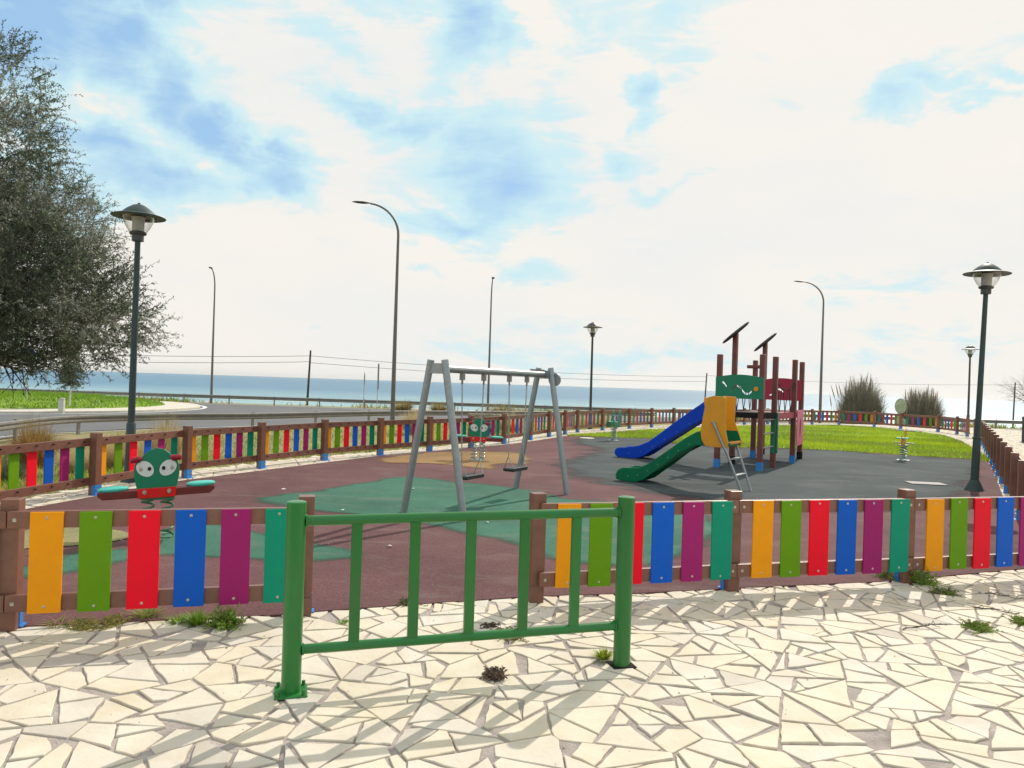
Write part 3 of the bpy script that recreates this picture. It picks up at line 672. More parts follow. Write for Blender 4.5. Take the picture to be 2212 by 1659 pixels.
# ------------------------------------------------------------------ green barrier
A = Vector((-1.131, 3.99)); B = Vector((.721, 4.543)); d = B-A; Lb = d.length; ab = math.atan2(d.y, d.x)
bar = empty('hoop_barrier', (*A, 0), ab); tag(bar, 'green painted steel tube barrier with five upright bars standing on the pale flagstones', 'barrier')
for x in (0, Lb):
    pm = MB().tube([(x, 0, .012), (x, 0, 1.028)], .0515, 32).lathe([(.0515, 1.028), (.050, 1.034), (.04, 1.037), (.0, 1.038)], 32, Matrix.Translation((x, 0, 0)))
    po = pm.build('post', M['barrier'], bar, True)
    if x: MB().box(x-.075, x+.075, -.062, .062, .006, .015).build('base_plate', M['dark'], po, False, .003); continue
    MB().box(x-.085, x+.085, -.085, .085, .010, .022).build('base_plate', M['barrier'], po, False, .003)
    for sx in (-1, 1):
        for sy in (-1, 1): MB().tube([(x+sx*.066, sy*.066, .02), (x+sx*.066, sy*.066, .045)], .010, 6).build('bolt', M['barrier'], po)
MB().tube([(.05, 0, .930), (Lb-.05, 0, .942)], .028, 20).tube([(.05, 0, .930), (.060, 0, .930)], .034, 16).tube([(Lb-.060, 0, .942), (Lb-.05, 0, .942)], .034, 16).build('rail', M['barrier'], bar, True)
MB().tube([(.05, 0, .240), (Lb-.05, 0, .252)], .026, 20).tube([(.05, 0, .240), (.060, 0, .240)], .032, 16).tube([(Lb-.060, 0, .252), (Lb-.05, 0, .252)], .032, 16).build('rail', M['barrier'], bar, True)
for k in range(5):
    x = Lb*(k+1)/6; MB().box(x-.029, x+.029, -.016, .016, .25, .935).build('upright', M['barrier'], bar, False, .004)

# ------------------------------------------------------------------ swing set and swings
S0 = Vector((-.93, 9.27)); S1 = Vector((.51, 11.78)); d = S1-S0; Ls = d.length; asw = math.atan2(d.y, d.x)
sw = empty('swing_set', (*S0, 0), asw); tag(sw, 'grey steel swing frame with two A-shaped ends on the rubber surface', 'swing frame')
for x in (0, Ls):
    for s in (-1, 1):
        MB().tube([(x, s*.46, .01), (x, s*.105, 1.97)], .045, 18).build('leg', M['galv'], sw, True)
    MB().box(x-.02, x+.02, -.14, .14, 1.80, 1.93).build('connector_plate', M['galv'], sw, False, .004)
MB().tube([(.02, 0, 1.865), (Ls-.02, 0, 1.865)], .046, 20).build('crossbeam', M['galv'], sw, True)
MB().box(Ls-.45, Ls-.04, -.02, .02, 1.915, 1.94).build('bracket', M['galvdark'], sw)
MB().tube([(Ls+.03, -.16, 1.79), (Ls+.055, -.16, 1.79)], .105, 28).build('end_disc', M['galv'], sw, False)
def make_swing():
    r = empty('swing', (0, 0, 0), asw)
    MB().prism([(-.23, 0), (-.21, -.03), (.21, -.03), (.23, 0), (.21, .02), (-.21, .02)], Matrix.Identity(4), -.085, .085).build('seat', M['rubberblack'], r, False, .006)
    for s in (-1, 1):
        hx = s*.265; MB().box(hx-.03, hx+.03, -.025, .025, 1.28, 1.375).tube([(hx, 0, 1.29), (hx, 0, 1.23)], .014, 8).build('hanger', M['galvdark'], r)
        c = MB(); z = 1.24; k = 0
        while z > .20:
            an = (k % 2)*math.pi/2; cx = hx+(s*.215-hx)*(1.24-z)/1.1
            pts = [(cx+.009*math.cos(t)*math.cos(an), .009*math.cos(t)*math.sin(an), z+.022*math.sin(t)) for t in [2*math.pi*j/8 for j in range(9)]]
            c.tube(pts, .0042, 5, cap=False); z -= .034; k += 1
        for yy in (-.08, .08): c.tube([(s*.225, 0, .20), (s*.20, yy, .0)], .006, 6)
        c.build('chain', M['chain'], r)
    return r
s1 = make_swing(); s1.location = (*(S0+d*.285), .45); tag(s1, 'black flat swing seat on chains, the one hanging closer to the barrier', 'swing', 'swings on the frame')
s2 = copy_tree(s1); s2.location = (*(S0+d*.71), .45); s2['label'] = 'black flat swing seat on chains, the one hanging closer to the slides'

# ------------------------------------------------------------------ spring riders
def spring_mb(x, y, r, z0, z1, turns, wire=.011):
    pts = []
    for i in range(turns*16+1):
        t = i/16*2*math.pi; pts.append((x+r*math.cos(t), y+r*math.sin(t), z0+(z1-z0)*i/(turns*16)))
    return MB().tube(pts, wire, 8)
def seesaw(loc, rz, tilt, springm, label):
    r = empty('spring_seesaw', loc, rz); tag(r, label, 'spring seesaw', 'spring rockers')
    MB().box(-.16, .16, -.16, .16, .016, .03).build('base_plate', M['spring'] if springm == 'spring' else M['springgrey'], r, False, .003)
    for sx in (-.10, .10):
        spring_mb(sx, 0, .065, .03, .38, 5).build('spring', M[springm], r, True)
    MB().box(-.17, .17, -.07, .07, .375, .405).build('spring_clamp', M[springm], r, False, .004)
    T = Matrix.Translation((0, 0, .448)) @ Matrix.Rotation(-tilt, 4, 'Y')
    for sy in (-.055, .055):
        b = MB(); L_ = .60
        prof = [(-L_, .035), (-L_, .0), (-L_+.05, -.04), (L_-.05, -.04), (L_, .0), (L_, .035)]
        b.prism(prof, T, sy-.03, sy+.03); b.build('beam', M['beam'], r, False, .008)
    p = MB().prism([(-.195, -.045), (.195, -.045), (.20, .048), (-.20, .048)], T, -.105, -.088).build('centre_plate', M['redplate'], r, False, .003)
    for sx in (-.125, .125):
        MB().tube([T @ Vector((sx, -.105, .01)), T @ Vector((sx, -.122, .01))], [.024, .016], 14).build('cap', M['screw'], p, True)
    hd = [(-.195, .0), (-.215, .09), (-.232, .17), (-.232, .24), (-.215, .30), (-.16, .335), (-.14, .36), (-.08, .41), (0, .432), (.08, .415), (.135, .375), (.155, .35), (.21, .31), (.232, .25), (.232, .17), (.21, .08), (.195, 0)]
    h_ = MB().prism(hd, T, -.086, -.068).build('head_panel', M['panelgreen'], r, False, .004)
    for sx in (-1, 1):
        e = [(sx*.112+sx*.0+.088*math.cos(a)*(1.08 if math.cos(a)*sx > 0 else .95), .235+.075*math.sin(a)+(.018*math.cos(a)*sx)) for a in [2*math.pi*i/24 for i in range(24)]]
        eo = MB().prism(e, T, -.092, -.087).build('eye', M['white'], h_, False, .0015)
        MB().tube([T @ Vector((sx*.072, -.092, .235)), T @ Vector((sx*.072, -.097, .235))], .019, 16).build('pupil', M['black'], eo)
        MB().tube([T @ Vector((sx*.16, -.092, .235)), T @ Vector((sx*.16, -.101, .235))], [.021, .012], 12).build('bolt_cap', M['screw'], eo)
        hb = MB().tube([T @ Vector((sx*.15, -.08, .335)), T @ Vector((sx*.19, -.10, .33)), T @ Vector((sx*.26, -.10, .322+sx*.006))], [.019, .026, .022], 10)
        for q in range(4): hb.tube([T @ Vector((sx*(.165+.022*q), -.10, .33)), T @ Vector((sx*(.174+.022*q), -.10, .33))], .031, 10)
        hb.build('handle', M['handle'], h_, True)
        st = []
        for i in range(28):
            a = 2*math.pi*i/28; st.append((sx*.45+.155*math.cos(a), .10*math.sin(a)))
        sb = MB(); n = len(st)
        vs = [T @ Vector((x, y, z)) for z, k in ((.036, .92), (.050, 1.0), (.062, .97), (.070, .8)) for x, y in [((a-sx*.45)*k+sx*.45, b*k) for a, b in st]]
        fs = [(l*n+i, l*n+(i+1) % n, (l+1)*n+(i+1) % n, (l+1)*n+i) for l in range(3) for i in range(n)] + [tuple(range(3*n, 4*n)), tuple(range(n-1, -1, -1))]
        sb.add(vs, fs); sb.build('seat', M['aqua'], r, True)
    r.scale = (.91, 1, 1.06)
    return r
seesaw((-3.62, 7.7, 0), R(20), R(3.0), 'spring', 'green big-eyed two-seat spring seesaw just behind the front left fence')
seesaw((-.70, 16.3, 0), R(6), R(-1), 'springgrey', 'green big-eyed spring seesaw by the far fence, seen between the swing frame legs')
def animal_rider(loc, rz, panel, label, out, seatm):
    r = empty('spring_rider', loc, rz); tag(r, label, 'spring rider', 'spring rockers')
    MB().box(-.15, .15, -.15, .15, .02, .034).build('base_plate', M['springgrey'], r, False, .003)
    spring_mb(0, 0, .085, .034, .40, 6, .013).build('spring', M['springgrey'], r, True)
    MB().box(-.13, .13, -.09, .09, .40, .43).build('spring_clamp', M['galv'], r)
    for s in ((-1, 1) if panel != 'ochre' else (.0,)):
        MB().prism(out, Matrix.Identity(4), s*.11-.009, s*.11+.009).build('side_panel', M[panel], r, False, .003)
    MB().box(-.26, -.02, -.14, .14, .60, .625).build('seat', M[seatm], r, False, .006)
    MB().tube([(.16, -.24, .80), (.16, .24, .80)], .014, 10).build('handlebar', M['galv'], r, True)
    MB().tube([(.10, -.24, .47), (.10, .24, .47)], .014, 10).build('footrest', M['galv'], r, True)
    return r
horse = [(-.34, .44), (.22, .44), (.30, .55), (.28, .68), (.36, .78), (.40, .90), (.30, .97), (.18, .92), (.10, .78), (.02, .62), (-.22, .60), (-.34, .70), (-.40, .60)]
duck = [(-.30, .42), (.20, .42), (.27, .52), (.24, .64), (.32, .70), (.30, .80), (.20, .86), (.08, .80), (.06, .68), (-.02, .60), (-.22, .60), (-.32, .68), (-.36, .55)]
animal_rider(G(1325, 953), R(64), 'panelgreen', 'green spring rider at the edge of the lawn, left of the blue slide', horse, 'aqua')
animal_rider(G(1951, 996), R(52), 'ochre', 'small ochre spring rider on a grey spring at the lawn edge, near the right lamp', duck, 'aqua')

# ------------------------------------------------------------------ play tower
tw = empty('play_tower', (4.56, 16.4, 0), R(-34.8)); tag(tw, 'wooden play tower of two platforms with green and crimson panels and a long blue slide', 'play tower')
pts = {'A': (0, 0), 'D': (.93, 0), 'B': (0, 1.0), 'E': (.93, .98), 'H': (-.14, 3.05), 'F': (.97, 2.5), 'G': (.81, 3.84), 'C': (-.30, 4.39)}
for k, (x, y) in pts.items():
    top = 3.05 if k in 'BC' else 2.5
    p = MB().box(x-.055, x+.055, y-.055, y+.055, .18, top).build('post', M['towerpost'], tw, False, .01)
    if k != 'E': MB().box(x-.060, x+.060, y-.060, y+.060, .016, .20).build('post_shoe', M['shoe'] if k in 'ADFH' else M['dark'], p, False, .003)
    else: MB().box(x-.05, x+.05, y-.05, y+.05, .016, .18).build('post_foot', M['towerpost'], p)
    if k in 'BC':
        # leaf shaped roof board, tilted up to the right of the picture
        T = Matrix.Translation((x, y, top)) @ Matrix.Rotation(R(34.8), 4, 'Z') @ Matrix.Rotation(R(-41), 4, 'Y')
        n = 24; vs = []; 
        for zz, kk in ((-.02, .9), (0, 1.0), (.02, .9)):
            vs += [T @ Vector((.40*kk*math.cos(2*math.pi*i/n), .17*kk*math.sin(2*math.pi*i/n), zz)) for i in range(n)]
        fs = [(l*n+i, l*n+(i+1) % n, (l+1)*n+(i+1) % n, (l+1)*n+i) for l in range(2) for i in range(n)]+[tuple(range(2*n, 3*n)), tuple(range(n-1, -1, -1))]
        MB().add(vs, fs).build('leaf_roof', M['dark'], tw, True)
def quadbox(poly, z0, z1):
    n = len(poly); return MB().add([(*p, z0) for p in poly]+[(*p, z1) for p in poly], [tuple(range(n-1, -1, -1)), tuple(range(n, 2*n))]+[(i, (i+1) % n, (i+1) % n+n, i+n) for i in range(n)])
quadbox([(-.06, -.02), (.99, -.02), (.99, 1.03), (-.06, 1.05)], 1.13, 1.25).build('platform', M['dark'], tw, False, .006)
quadbox([(-.20, 3.02), (1.02, 2.45), (.86, 3.90), (-.36, 4.44)], 1.10, 1.25).build('platform', M['towerpost'], tw, False, .006)
MB().box(.86, 1.0, 1.04, 2.46, 1.10, 1.24).build('bridge_beam', M['panelred'], tw, False, .004)
MB().box(-.14, -.02, 1.06, 3.0, 1.10, 1.24).build('bridge_beam', M['dark'], tw, False, .004)
for i in range(9): MB().box(-.02, .86, 1.1+i*.165, 1.22+i*.165, 1.19, 1.235).build('bridge_plank', M['towerpost'], tw, False, .004)
def seg(a, b): 
    a = Vector(pts[a]); b = Vector(pts[b]); dd = b-a
    return Matrix.Translation((*a, 0)) @ Matrix.Rotation(math.atan2(dd.y, dd.x), 4, 'Z'), dd.length
def waved_panel(m, T, L_, z0, z1, off, wave, dots, arch=.06, name='panel'):
    "panel with arched top and a wavy slot: built as upper and lower halves meeting on the wave with slots between bridges"
    mb = MB(); n = 64; t0, t1 = off, off+.018
    zt = lambda x: z1+arch*math.sin(math.pi*x/L_)
    W = .021
    for i in range(n):
        xa, xb = L_*i/n, L_*(i+1)/n; xm = (xa+xb)/2
        za, zb = wave(xa), wave(xb); open_ = any(a <= xm/L_ <= b for a, b in dots)
        w = W if open_ else .0
        for (q0a, q0b, q1a, q1b) in ((z0, z0, za-w, zb-w), (za+w, zb+w, zt(xa), zt(xb))):
            mb.prism([(xa, q0a), (xb, q0b), (xb, q1b), (xa, q1a)], T, t0, t1)
    me = mb.build(name, m, tw)
    return me
T, L_ = seg('A', 'D')
def interp(pp_):
    def f(x):
        if x <= pp_[0][0]: return pp_[0][1]
        for (xa, za), (xb, zb) in zip(pp_, pp_[1:]):
            if x <= xb: t = (x-xa)/(xb-xa); t = t*t*(3-2*t)*.5+t*.5; return za+(zb-za)*t
        return pp_[-1][1]
    return f
wv = interp([(q_*1.04, z_) for q_, z_ in ((.12, 1.91), (.18, 1.87), (.23, 1.80), (.29, 1.75), (.345, 1.73), (.40, 1.80), (.46, 1.83), (.54, 1.78), (.58, 1.70), (.635, 1.65), (.70, 1.65), (.77, 1.71))])
gp = waved_panel(M['panelgreen'], T @ Matrix.Translation((-.055, 0, 0)), L_+.11, 1.54, 2.0, -.078, wv, [(.12, .235), (.335, .77)])
MB().tube([T @ Vector((.83, -.08, 1.76)), T @ Vector((.83, -.10, 1.76))], .05, 14).build('game_disc', M['ochre'], gp, True)
T, L_ = seg('C', 'G')
wv2 = interp([(q_*1.35, z_) for q_, z_ in ((.0, 1.74), (.12, 1.72), (.22, 1.62), (.30, 1.64), (.36, 1.70), (.43, 1.785), (.5, 1.785), (.56, 1.74), (.62, 1.69), (.78, 1.80), (.9, 1.84))])
cp = waved_panel(M['panelred'], T @ Matrix.Translation((-.055, 0, 0)), L_+.11, 1.50, 2.02, -.078, wv2, [(.06, .10), (.24, .60), (.81, .86)])
T, L_ = seg('F', 'G')
pk = MB(); T2 = T @ Matrix.Translation((0, 0, 0))
N_ = 20; hole = [(.65+.12*math.sin(2*math.pi*i/N_), .84+.24*math.cos(2*math.pi*i/N_)) for i in range(N_)]
outr = []
for i in range(N_):
    a = 2*math.pi*i/N_; sx, cz = math.sin(a), math.cos(a); k = min(.60/max(abs(sx), 1e-6), .43/max(abs(cz), 1e-6)); outr.append((.67+sx*k, .85+cz*k))
for i in range(N_): pk.prism([hole[i], hole[(i+1) % N_], outr[(i+1) % N_], outr[i]], T2, -.082, -.064)
pk.build('pink_panel', M['pink'], tw)
T, L_ = seg('D', 'E')
MB().box(L_-.02, L_+.05, -.09, -.055, .34, 1.24, T).box(L_-.075, L_-.057, -.05, .04, .34, 1.24, T).build('climbing_side', M['panelgreen'], tw, False, .005)
for z in (.50, .80, 1.10): MB().tube([T @ Vector((.05, -.02, z)), T @ Vector((L_-.05, -.02, z))], .018, 10).build('rung', M['galv'], tw, True)
MB().box(-.34, .10, 2.97, 3.04, 2.29, 2.38).build('cross_log', M['towerpost'], tw, False, .02)
rp = MB()
for (x0, y0, x1, y1) in ((-.02, 1.05, -.16, 3.0), (.95, 1.05, .97, 2.45)):
    rp.tube([(x0+(x1-x0)*t, y0+(y1-y0)*t, 1.95-.18*math.sin(math.pi*t)) for t in [i/10 for i in range(11)]], .012, 6)
    for k in range(3):
        t0 = (k+.1)/3; tm = (k+.5)/3; t1 = (k+.9)/3
        for ta in (t0, t1): rp.tube([(x0+(x1-x0)*ta, y0+(y1-y0)*ta, 1.95-.18*math.sin(math.pi*ta)), (x0+(x1-x0)*tm, y0+(y1-y0)*tm, 1.24)], .010, 5)
rp.build('rope_rail', M['rope'], tw)
# blue slide: leaves the A-B side along -x
def slide(parent, T, top, bot, bed, w, m, mbed):
    g = empty('slide', (0, 0, 0)); g.parent = parent
    for k in range(2, 9): q = Vector(bed[0]).lerp(Vector(bed[-1]), k/9.0); zz = [a_[1]+(b_[1]-a_[1])*(q.x-a_[0])/(b_[0]-a_[0]) for a_, b_ in zip(bed, bed[1:]) if a_[0] <= q.x <= b_[0]][0]; MB().tube([T @ Vector((q.x, w+.019, zz+.02)), T @ Vector((q.x, w+.023, zz+.02))], .008, 8).build('screw', M['screw'], g)
    outl = top+list(reversed(bot))
    for s in (-1, 1): MB().prism(outl, T, s*w-.02, s*w+.02).build('side_wall', m, g, False, .012)
    b = MB(); n = len(bed)
    b.add([T @ Vector((x, y, z-e)) for e in (0, .02) for y in (-w, w) for x, z in bed],
          [(i, i+1, n+i+1, n+i) for i in range(n-1)]+[(2*n+i, 3*n+i, 3*n+i+1, 2*n+i+1) for i in range(n-1)])
    b.build('slide_bed', mbed, g, True)
    return g
Tb = Matrix.Translation((0, .5, 0)) @ Matrix.Rotation(math.pi, 4, 'Z')
topl = [(-.16, 1.28), (-.15, 1.40), (-.08, 1.52), (.02, 1.60), (.16, 1.60), (.35, 1.49), (.7, 1.24), (1.1, .94), (1.5, .63), (1.75, .44), (2.0, .33), (2.3, .265), (2.50, .255), (2.59, .22), (2.63, .15), (2.61, .07), (2.55, .02)]
botl = [(-.15, 1.24), (0.1, 1.20), (.7, .89), (1.2, .55), (1.6, .28), (1.80, .13), (1.95, .05), (2.1, .02), (2.4, .018)]
bed = [(-.15, 1.27), (.1, 1.26), (.3, 1.16), (.7, .93), (1.2, .60), (1.6, .34), (1.85, .20), (2.1, .12), (2.35, .10), (2.54, .09)]
slide(tw, Tb, topl, botl, bed, .25, M['slideblue'], M['slideblue'])

# toddler slide with its ladder
ts = empty('toddler_slide', (3.96, 12.4, 0), math.atan2(.57, -.82)); tag(ts, 'small green slide with ochre side panels and steel ladder beside the play tower', 'slide')
I4 = Matrix.Identity(4)
topg = [(.62, .98), (.70, 1.02), (.80, .99), (1.0, .87), (1.4, .57), (1.68, .37), (1.85, .285), (2.0, .27), (2.15, .262), (2.25, .22), (2.30, .13), (2.29, .04)]
botg = [(.62, .76), (.82, .76), (1.1, .60), (1.4, .35), (1.6, .20), (1.75, .08), (1.9, .022), (2.1, .018)]
bedg = [(.55, .86), (.75, .85), (.95, .74), (1.4, .42), (1.65, .24), (1.85, .14), (2.05, .10), (2.24, .09)]
slide(ts, I4, topg, botg, bedg, .24, M['slidegreen'], M['slidegreen'])
nearp = [(.30, 1.18), (.295, 1.35), (.31, 1.585), (.34, 1.60), (.52, 1.61), (.60, 1.585), (.645, 1.50), (.67, 1.35), (.70, 1.15), (.72, 1.0), (.70, .87), (.64, .77), (.50, .755), (.26, .755), (.24, .82), (.28, 1.0)]
farp = [(.33, 1.18), (.32, 1.60), (.52, 1.61), (.60, 1.585), (.66, 1.45), (.70, 1.15), (.70, .87), (.60, .77), (.20, .77), (.20, .86), (.26, 1.02)]
MB().prism(nearp, I4, .27, .294).build('side_panel', M['ochre'], ts, False, .006)
MB().prism(farp, I4, -.294, -.27).build('side_panel', M['ochre'], ts, False, .006)
MB().box(.66, .68, -.27, .27, 1.44, 1.58).build('top_crosspiece', M['ochre'], ts, False, .004)
MB().box(.22, .66, -.265, .265, .78, .845).build('platform', M['slidegreen'], ts, False, .006)
MB().prism([(.205, .86), (.27, 1.02), (.64, 1.02), (.64, .86)], I4, -.268, -.25).build('step_guard', M['slidegreen'], ts)
MB().box(.195, .218, -.265, .265, .82, .855).build('platform_edge', M['ochre'], ts)
for s in (-1, 1):
    MB().tube([(0, s*.24, .016), (.25, s*.30, .66), (.33, s*.318, .82), (.46, s*.318, 1.10), (.49, s*.318, 1.165), (.52, s*.30, 1.17)], .021, 12).build('ladder_rail', M['galv'], ts, True)
for z in (.30, .56): x = .25*z/.66; MB().box(x-.02, x+.05, -.24, .24, z, z+.018).build('rung', M['galv'], ts, False, .003)

# ------------------------------------------------------------------ street lamps with a hat
def hat_lamp(loc, hgt, bodym, lean, label, sleeve=False):
    r = empty('street_lamp', loc); r.rotation_euler = (0, lean, 0); tag(r, label, 'street lamp', 'hat-topped lamps round the playground')
    p = MB().lathe([(.055, .12), (.052, .9), (.040, hgt-.72), (.045, hgt-.70), (.0, hgt-.70)], 24).build('pole', M[bodym], r, True)
    if sleeve:
        MB().lathe([(.070, .05), (.066, .95), (.078, .96), (.078, .985), (.0, .99)], 12).build('sleeve', M[bodym], p, True)
        MB().lathe([(.165, .0), (.155, .03), (.095, .16), (.075, .20)], 24).build('base_cone', M[bodym], p, True)
    else:
        MB().lathe([(.17, -.3), (.16, .03), (.085, .12), (.068, .45), (.068, .95), (.056, .97), (.050, 1.0)], 24).build('base_cone', M[bodym], p, True)
    z = hgt-.72
    h_ = MB().lathe([(.045, z), (.085, z+.0), (.085, z+.09), (.115, z+.10), (.125, z+.12), (.115, z+.14), (.09, z+.15), (.0, z+.15)], 24).build('lantern_collar', M['lampdark'], r, True)
    MB().lathe([(.0, z+.15), (.085, z+.15), (.088, z+.30), (.10, z+.37), (.0, z+.38)], 24).build('lantern_core', M['ballast'], r, True)
    MB().lathe([(.115, z+.125), (.165, z+.20), (.205, z+.28), (.228, z+.37)], 32).build('glass_bowl', M['glass'], r, True)
    MB().lathe([(.245, z+.365), (.33, z+.372), (.385, z+.365), (.388, z+.372), (.34, z+.390), (.25, z+.410), (.235, z+.43), (.17, z+.49), (.09, z+.545), (.05, z+.56), (.0, z+.565)], 40).build('hat', M[bodym], r, True)
    MB().lathe([(.0, z+.38), (.245, z+.38), (.245, z+.365)], 32).build('hat_lining', M['lampdark'], r, True)
    MB().tube([(0, 0, z+.56), (0, 0, z+.585)], .02, 8).build('finial', M[bodym], r)
    return r
hat_lamp((-5.83, 11.45, -.05), 4.48, 'lamp', R(.2), 'grey-green lamp with a wide flat hat, standing behind the fence next to the big tree', )
hat_lamp((8.55, 13.7, .012), 4.34, 'lamp', R(1.6), 'tall grey-green lamp with a hat standing inside the fence near the right edge', True)
hat_lamp((3.15, 29.6, -.1), 4.5, 'lampdark', R(-.2), 'dark hat-topped lamp beyond the fence, between the swings and the slides')
hat_lamp((21.95, 35.8, -.05), 4.46, 'lampdark', R(0), 'small distant hat-topped lamp beyond the far fence corner, right of the two bushes')

# ------------------------------------------------------------------ tall curved street lights
def road_light(loc, top, ang, label, arm=1.9):
    r = empty('road_light', loc); r.rotation_euler.z = ang; tag(r, label, 'street light', 'tall curved road lights')
    hh = top-loc[2]; pts_ = [(0, 0, 0), (0, 0, hh*.35), (0, 0, hh*.62), (0, 0, hh-1.55)]; rs = [.115, .095, .075, .062]
    for i in range(1, 11):
        a = i/10*R(84); pts_.append((-(arm-.35)*(1-math.cos(a)), 0, hh-1.55+1.5*math.sin(a))); rs.append(.062-.002*i)
    p = MB().tube(pts_, rs, 14).build('pole', M['pole'], r, True)
    x, _, z = pts_[-1]
    hd = MB(); pr = [(x+.05, .03), (x-.1, .055), (x-.35, .10), (x-.65, .09), (x-.85, .04), (x-.9, .01)]
    n = 12; vs = []; 
    for (xx, w) in pr: vs += [(xx, w*1.5*math.cos(2*math.pi*j/n), z+.02+w*.55*math.sin(2*math.pi*j/n)+(.05*(x-xx))) for j in range(n)]
    fs = [(i*n+j, i*n+(j+1) % n, (i+1)*n+(j+1) % n, (i+1)*n+j) for i in range(len(pr)-1) for j in range(n)]+[tuple(range(n-1, -1, -1)), tuple((len(pr)-1)*n+j for j in range(n))]
    hd.add(vs, fs); hd.build('lamp_head', M['poledark'], r, True)
    MB().box(-.2, .2, -.2, .2, 0, .02).build('base_plate', M['pole'], r)
    return r
def gz(x, y): return h(x, y)
road_light((-5.72, 36, gz(-5.72, 36)), 10.25, 0, 'tallest curved road light in front of the near guard rail, arm pointing left')
road_light((-26.9, 66.8, -.9), 11.0, R(100), 'curved road light seen end-on by the sea, left of the wooden pole')
road_light((-2.1, 66.8, -.9), 10.9, R(95), 'curved road light seen end-on, rising behind the swing crossbeam')
road_light((23.2, 56, gz(23.2, 56)), 10.1, 0, 'curved road light behind the play tower, arm pointing left')

# ------------------------------------------------------------------ guard rails
def guard_rail(name, label, path, zt, posts_every=4.0):
    path = [Vector(p) for p in path]; r = empty(name, (*path[0], zt-.75)); o0 = path[0]; tag(r, label, 'guard rail', 'steel guard rails along the road')
    fine = []
    for i in range(len(path)-1):
        p0 = path[max(i-1, 0)]; p1 = path[i]; p2 = path[i+1]; p3 = path[min(i+2, len(path)-1)]
        for s in range(6):
            t = s/6; fine.append(.5*((2*p1)+(-p0+p2)*t+(2*p0-5*p1+4*p2-p3)*t*t+(-p0+3*p1-3*p2+p3)*t**3))
    fine.append(path[-1])
    prof = [(0, .44), (.0, .47), (.08, .50), (.08, .56), (.0, .60), (.0, .63), (.08, .66), (.08, .72), (.0, .75), (-.006, .75)]
    k = len(prof); vs = []
    for i, p in enumerate(fine):
        t = (fine[min(i+1, len(fine)-1)]-fine[max(i-1, 0)]).normalized(); q = Vector((t.y, -t.x)); q = q if q.dot(-p) > 0 else -q
        vs += [(p.x-o0.x+q.x*a, p.y-o0.y+q.y*a, z) for a, z in prof]
    MB().add(vs, [(i*k+j, (i+1)*k+j, (i+1)*k+j+1, i*k+j+1) for i in range(len(fine)-1) for j in range(k-1)]).build('beam', M['galvdark'], r, True)
    acc = 1.0; last = fine[0]; pm = MB().box(-.05, .05, .0, .10, -.3, .78).mesh('post', M['galvdark'])
    for p in fine[1:]:
        l = (p-last).length; 
        while acc < l:
            c = last.lerp(p, acc/l); t = (p-last).normalized(); link('post', pm, r, 0, (c.x-o0.x, c.y-o0.y, 0), math.atan2(t.y, t.x)); acc += posts_every
        acc -= l; last = p
    return r
guard_rail('guard_rail', 'near weathered steel guard rail behind the dry grass, in front of the road', [(-15.6, 17), (-16.9, 24.6), (-17.4, 29.2), (-15.4, 33.2), (-12.4, 36.2), (-7.3, 43.9), (-2.3, 48), (5, 53.5), (11, 57)], -.10)
guard_rail('guard_rail', 'far steel guard rail running along the sea edge of the road', [(-70, 66), (-40, 66), (-10, 66), (20, 66), (50, 66), (70, 66)], -.10)

# ------------------------------------------------------------------ poles, wires, signs
def wood_pole(base, top, label):
    r = MB().tube([(0, 0, 0), Vector(top)-Vector(base)], [.14, .09], 10).build('utility_pole', M['wood'], None, True); r.location = base
    return tag(r, label, 'utility pole', 'wooden poles along the shore')
w1 = P(671, 757, 76); w2 = P(1527, 806, 112); w3 = P(2193, 826, 118); w0 = P(-60, 742, 62)
wood_pole((P(661, 885, 76).x, 76, -4), w1, 'leaning wooden pole against the sea, left of the two edge-on signs')
wood_pole((P(1517, 905, 112).x, 112, -7), w2, 'thin leaning wooden pole between the dark lamp and the play tower')
wood_pole((P(2187, 905, 118).x, 118, -7), w3, 'thin wooden pole beside the bare tree at the right edge')
def wire(a, b, sag, label, off):
    a = Vector(a)-Vector((0, 0, off)); b = Vector(b)-Vector((0, 0, off)); pts_ = [a.lerp(b, i/16)-Vector((0, 0, sag*4*(i/16)*(1-i/16))) for i in range(17)]
    m = MB().tube([p-a for p in pts_], .022, 5).build('overhead_wire', M['wire']); m.location = a
    tag(m, label, 'wire', 'overhead wires')
wire(w0, w1, .25, 'upper overhead wire running left from the leaning wooden pole', .55)
wire(w0, w1, .25, 'lower overhead wire running left from the leaning wooden pole', 1.15)
wire(w1, w2, .5, 'upper overhead wire between the leaning pole and the pole by the slide', .55)
wire(w1, w2, .5, 'lower overhead wire between the leaning pole and the pole by the slide', 1.25)
wire(w2, w3, .5, 'overhead wire running right behind the play tower and the bushes', .35)
wire(w3, w3+Vector((40, -10, 1)), .3, 'overhead wire leaving the frame at the right edge', .35)
def road_sign(x, ybase, Y, ztop, zlow, w, rz, shape, face, label):
    b = P(x, ybase, Y); r = empty('road_sign', (b.x, Y, -.9), rz); tag(r, label, 'road sign')
    MB().tube([(0, 0, 0), (0, 0, ztop+.9-.05)], .035, 10).build('pole', M['whitepost'], r, True)
    zc = (ztop+zlow)/2+.9; hh = (ztop-zlow)/2
    if shape == 'disc': MB().tube([(0, -.04, zc), (0, -.06, zc)], w, 32).build('sign_plate', face, r)
    else: MB().box(-w, w, -.06, -.04, zc-hh, zc+hh).build('sign_plate', face, r, False, .01)
    return r
road_sign(57, 873, 47, 2.95, 2.1, .48, R(20), 'disc', M['signblue'], 'round blue sign on a pale post half hidden by the big tree')
road_sign(785, 880, 64, 2.35, 1.05, .42, R(99), 'disc', M['signback'], 'slim sign seen edge-on, the smaller one beside the sea rail')
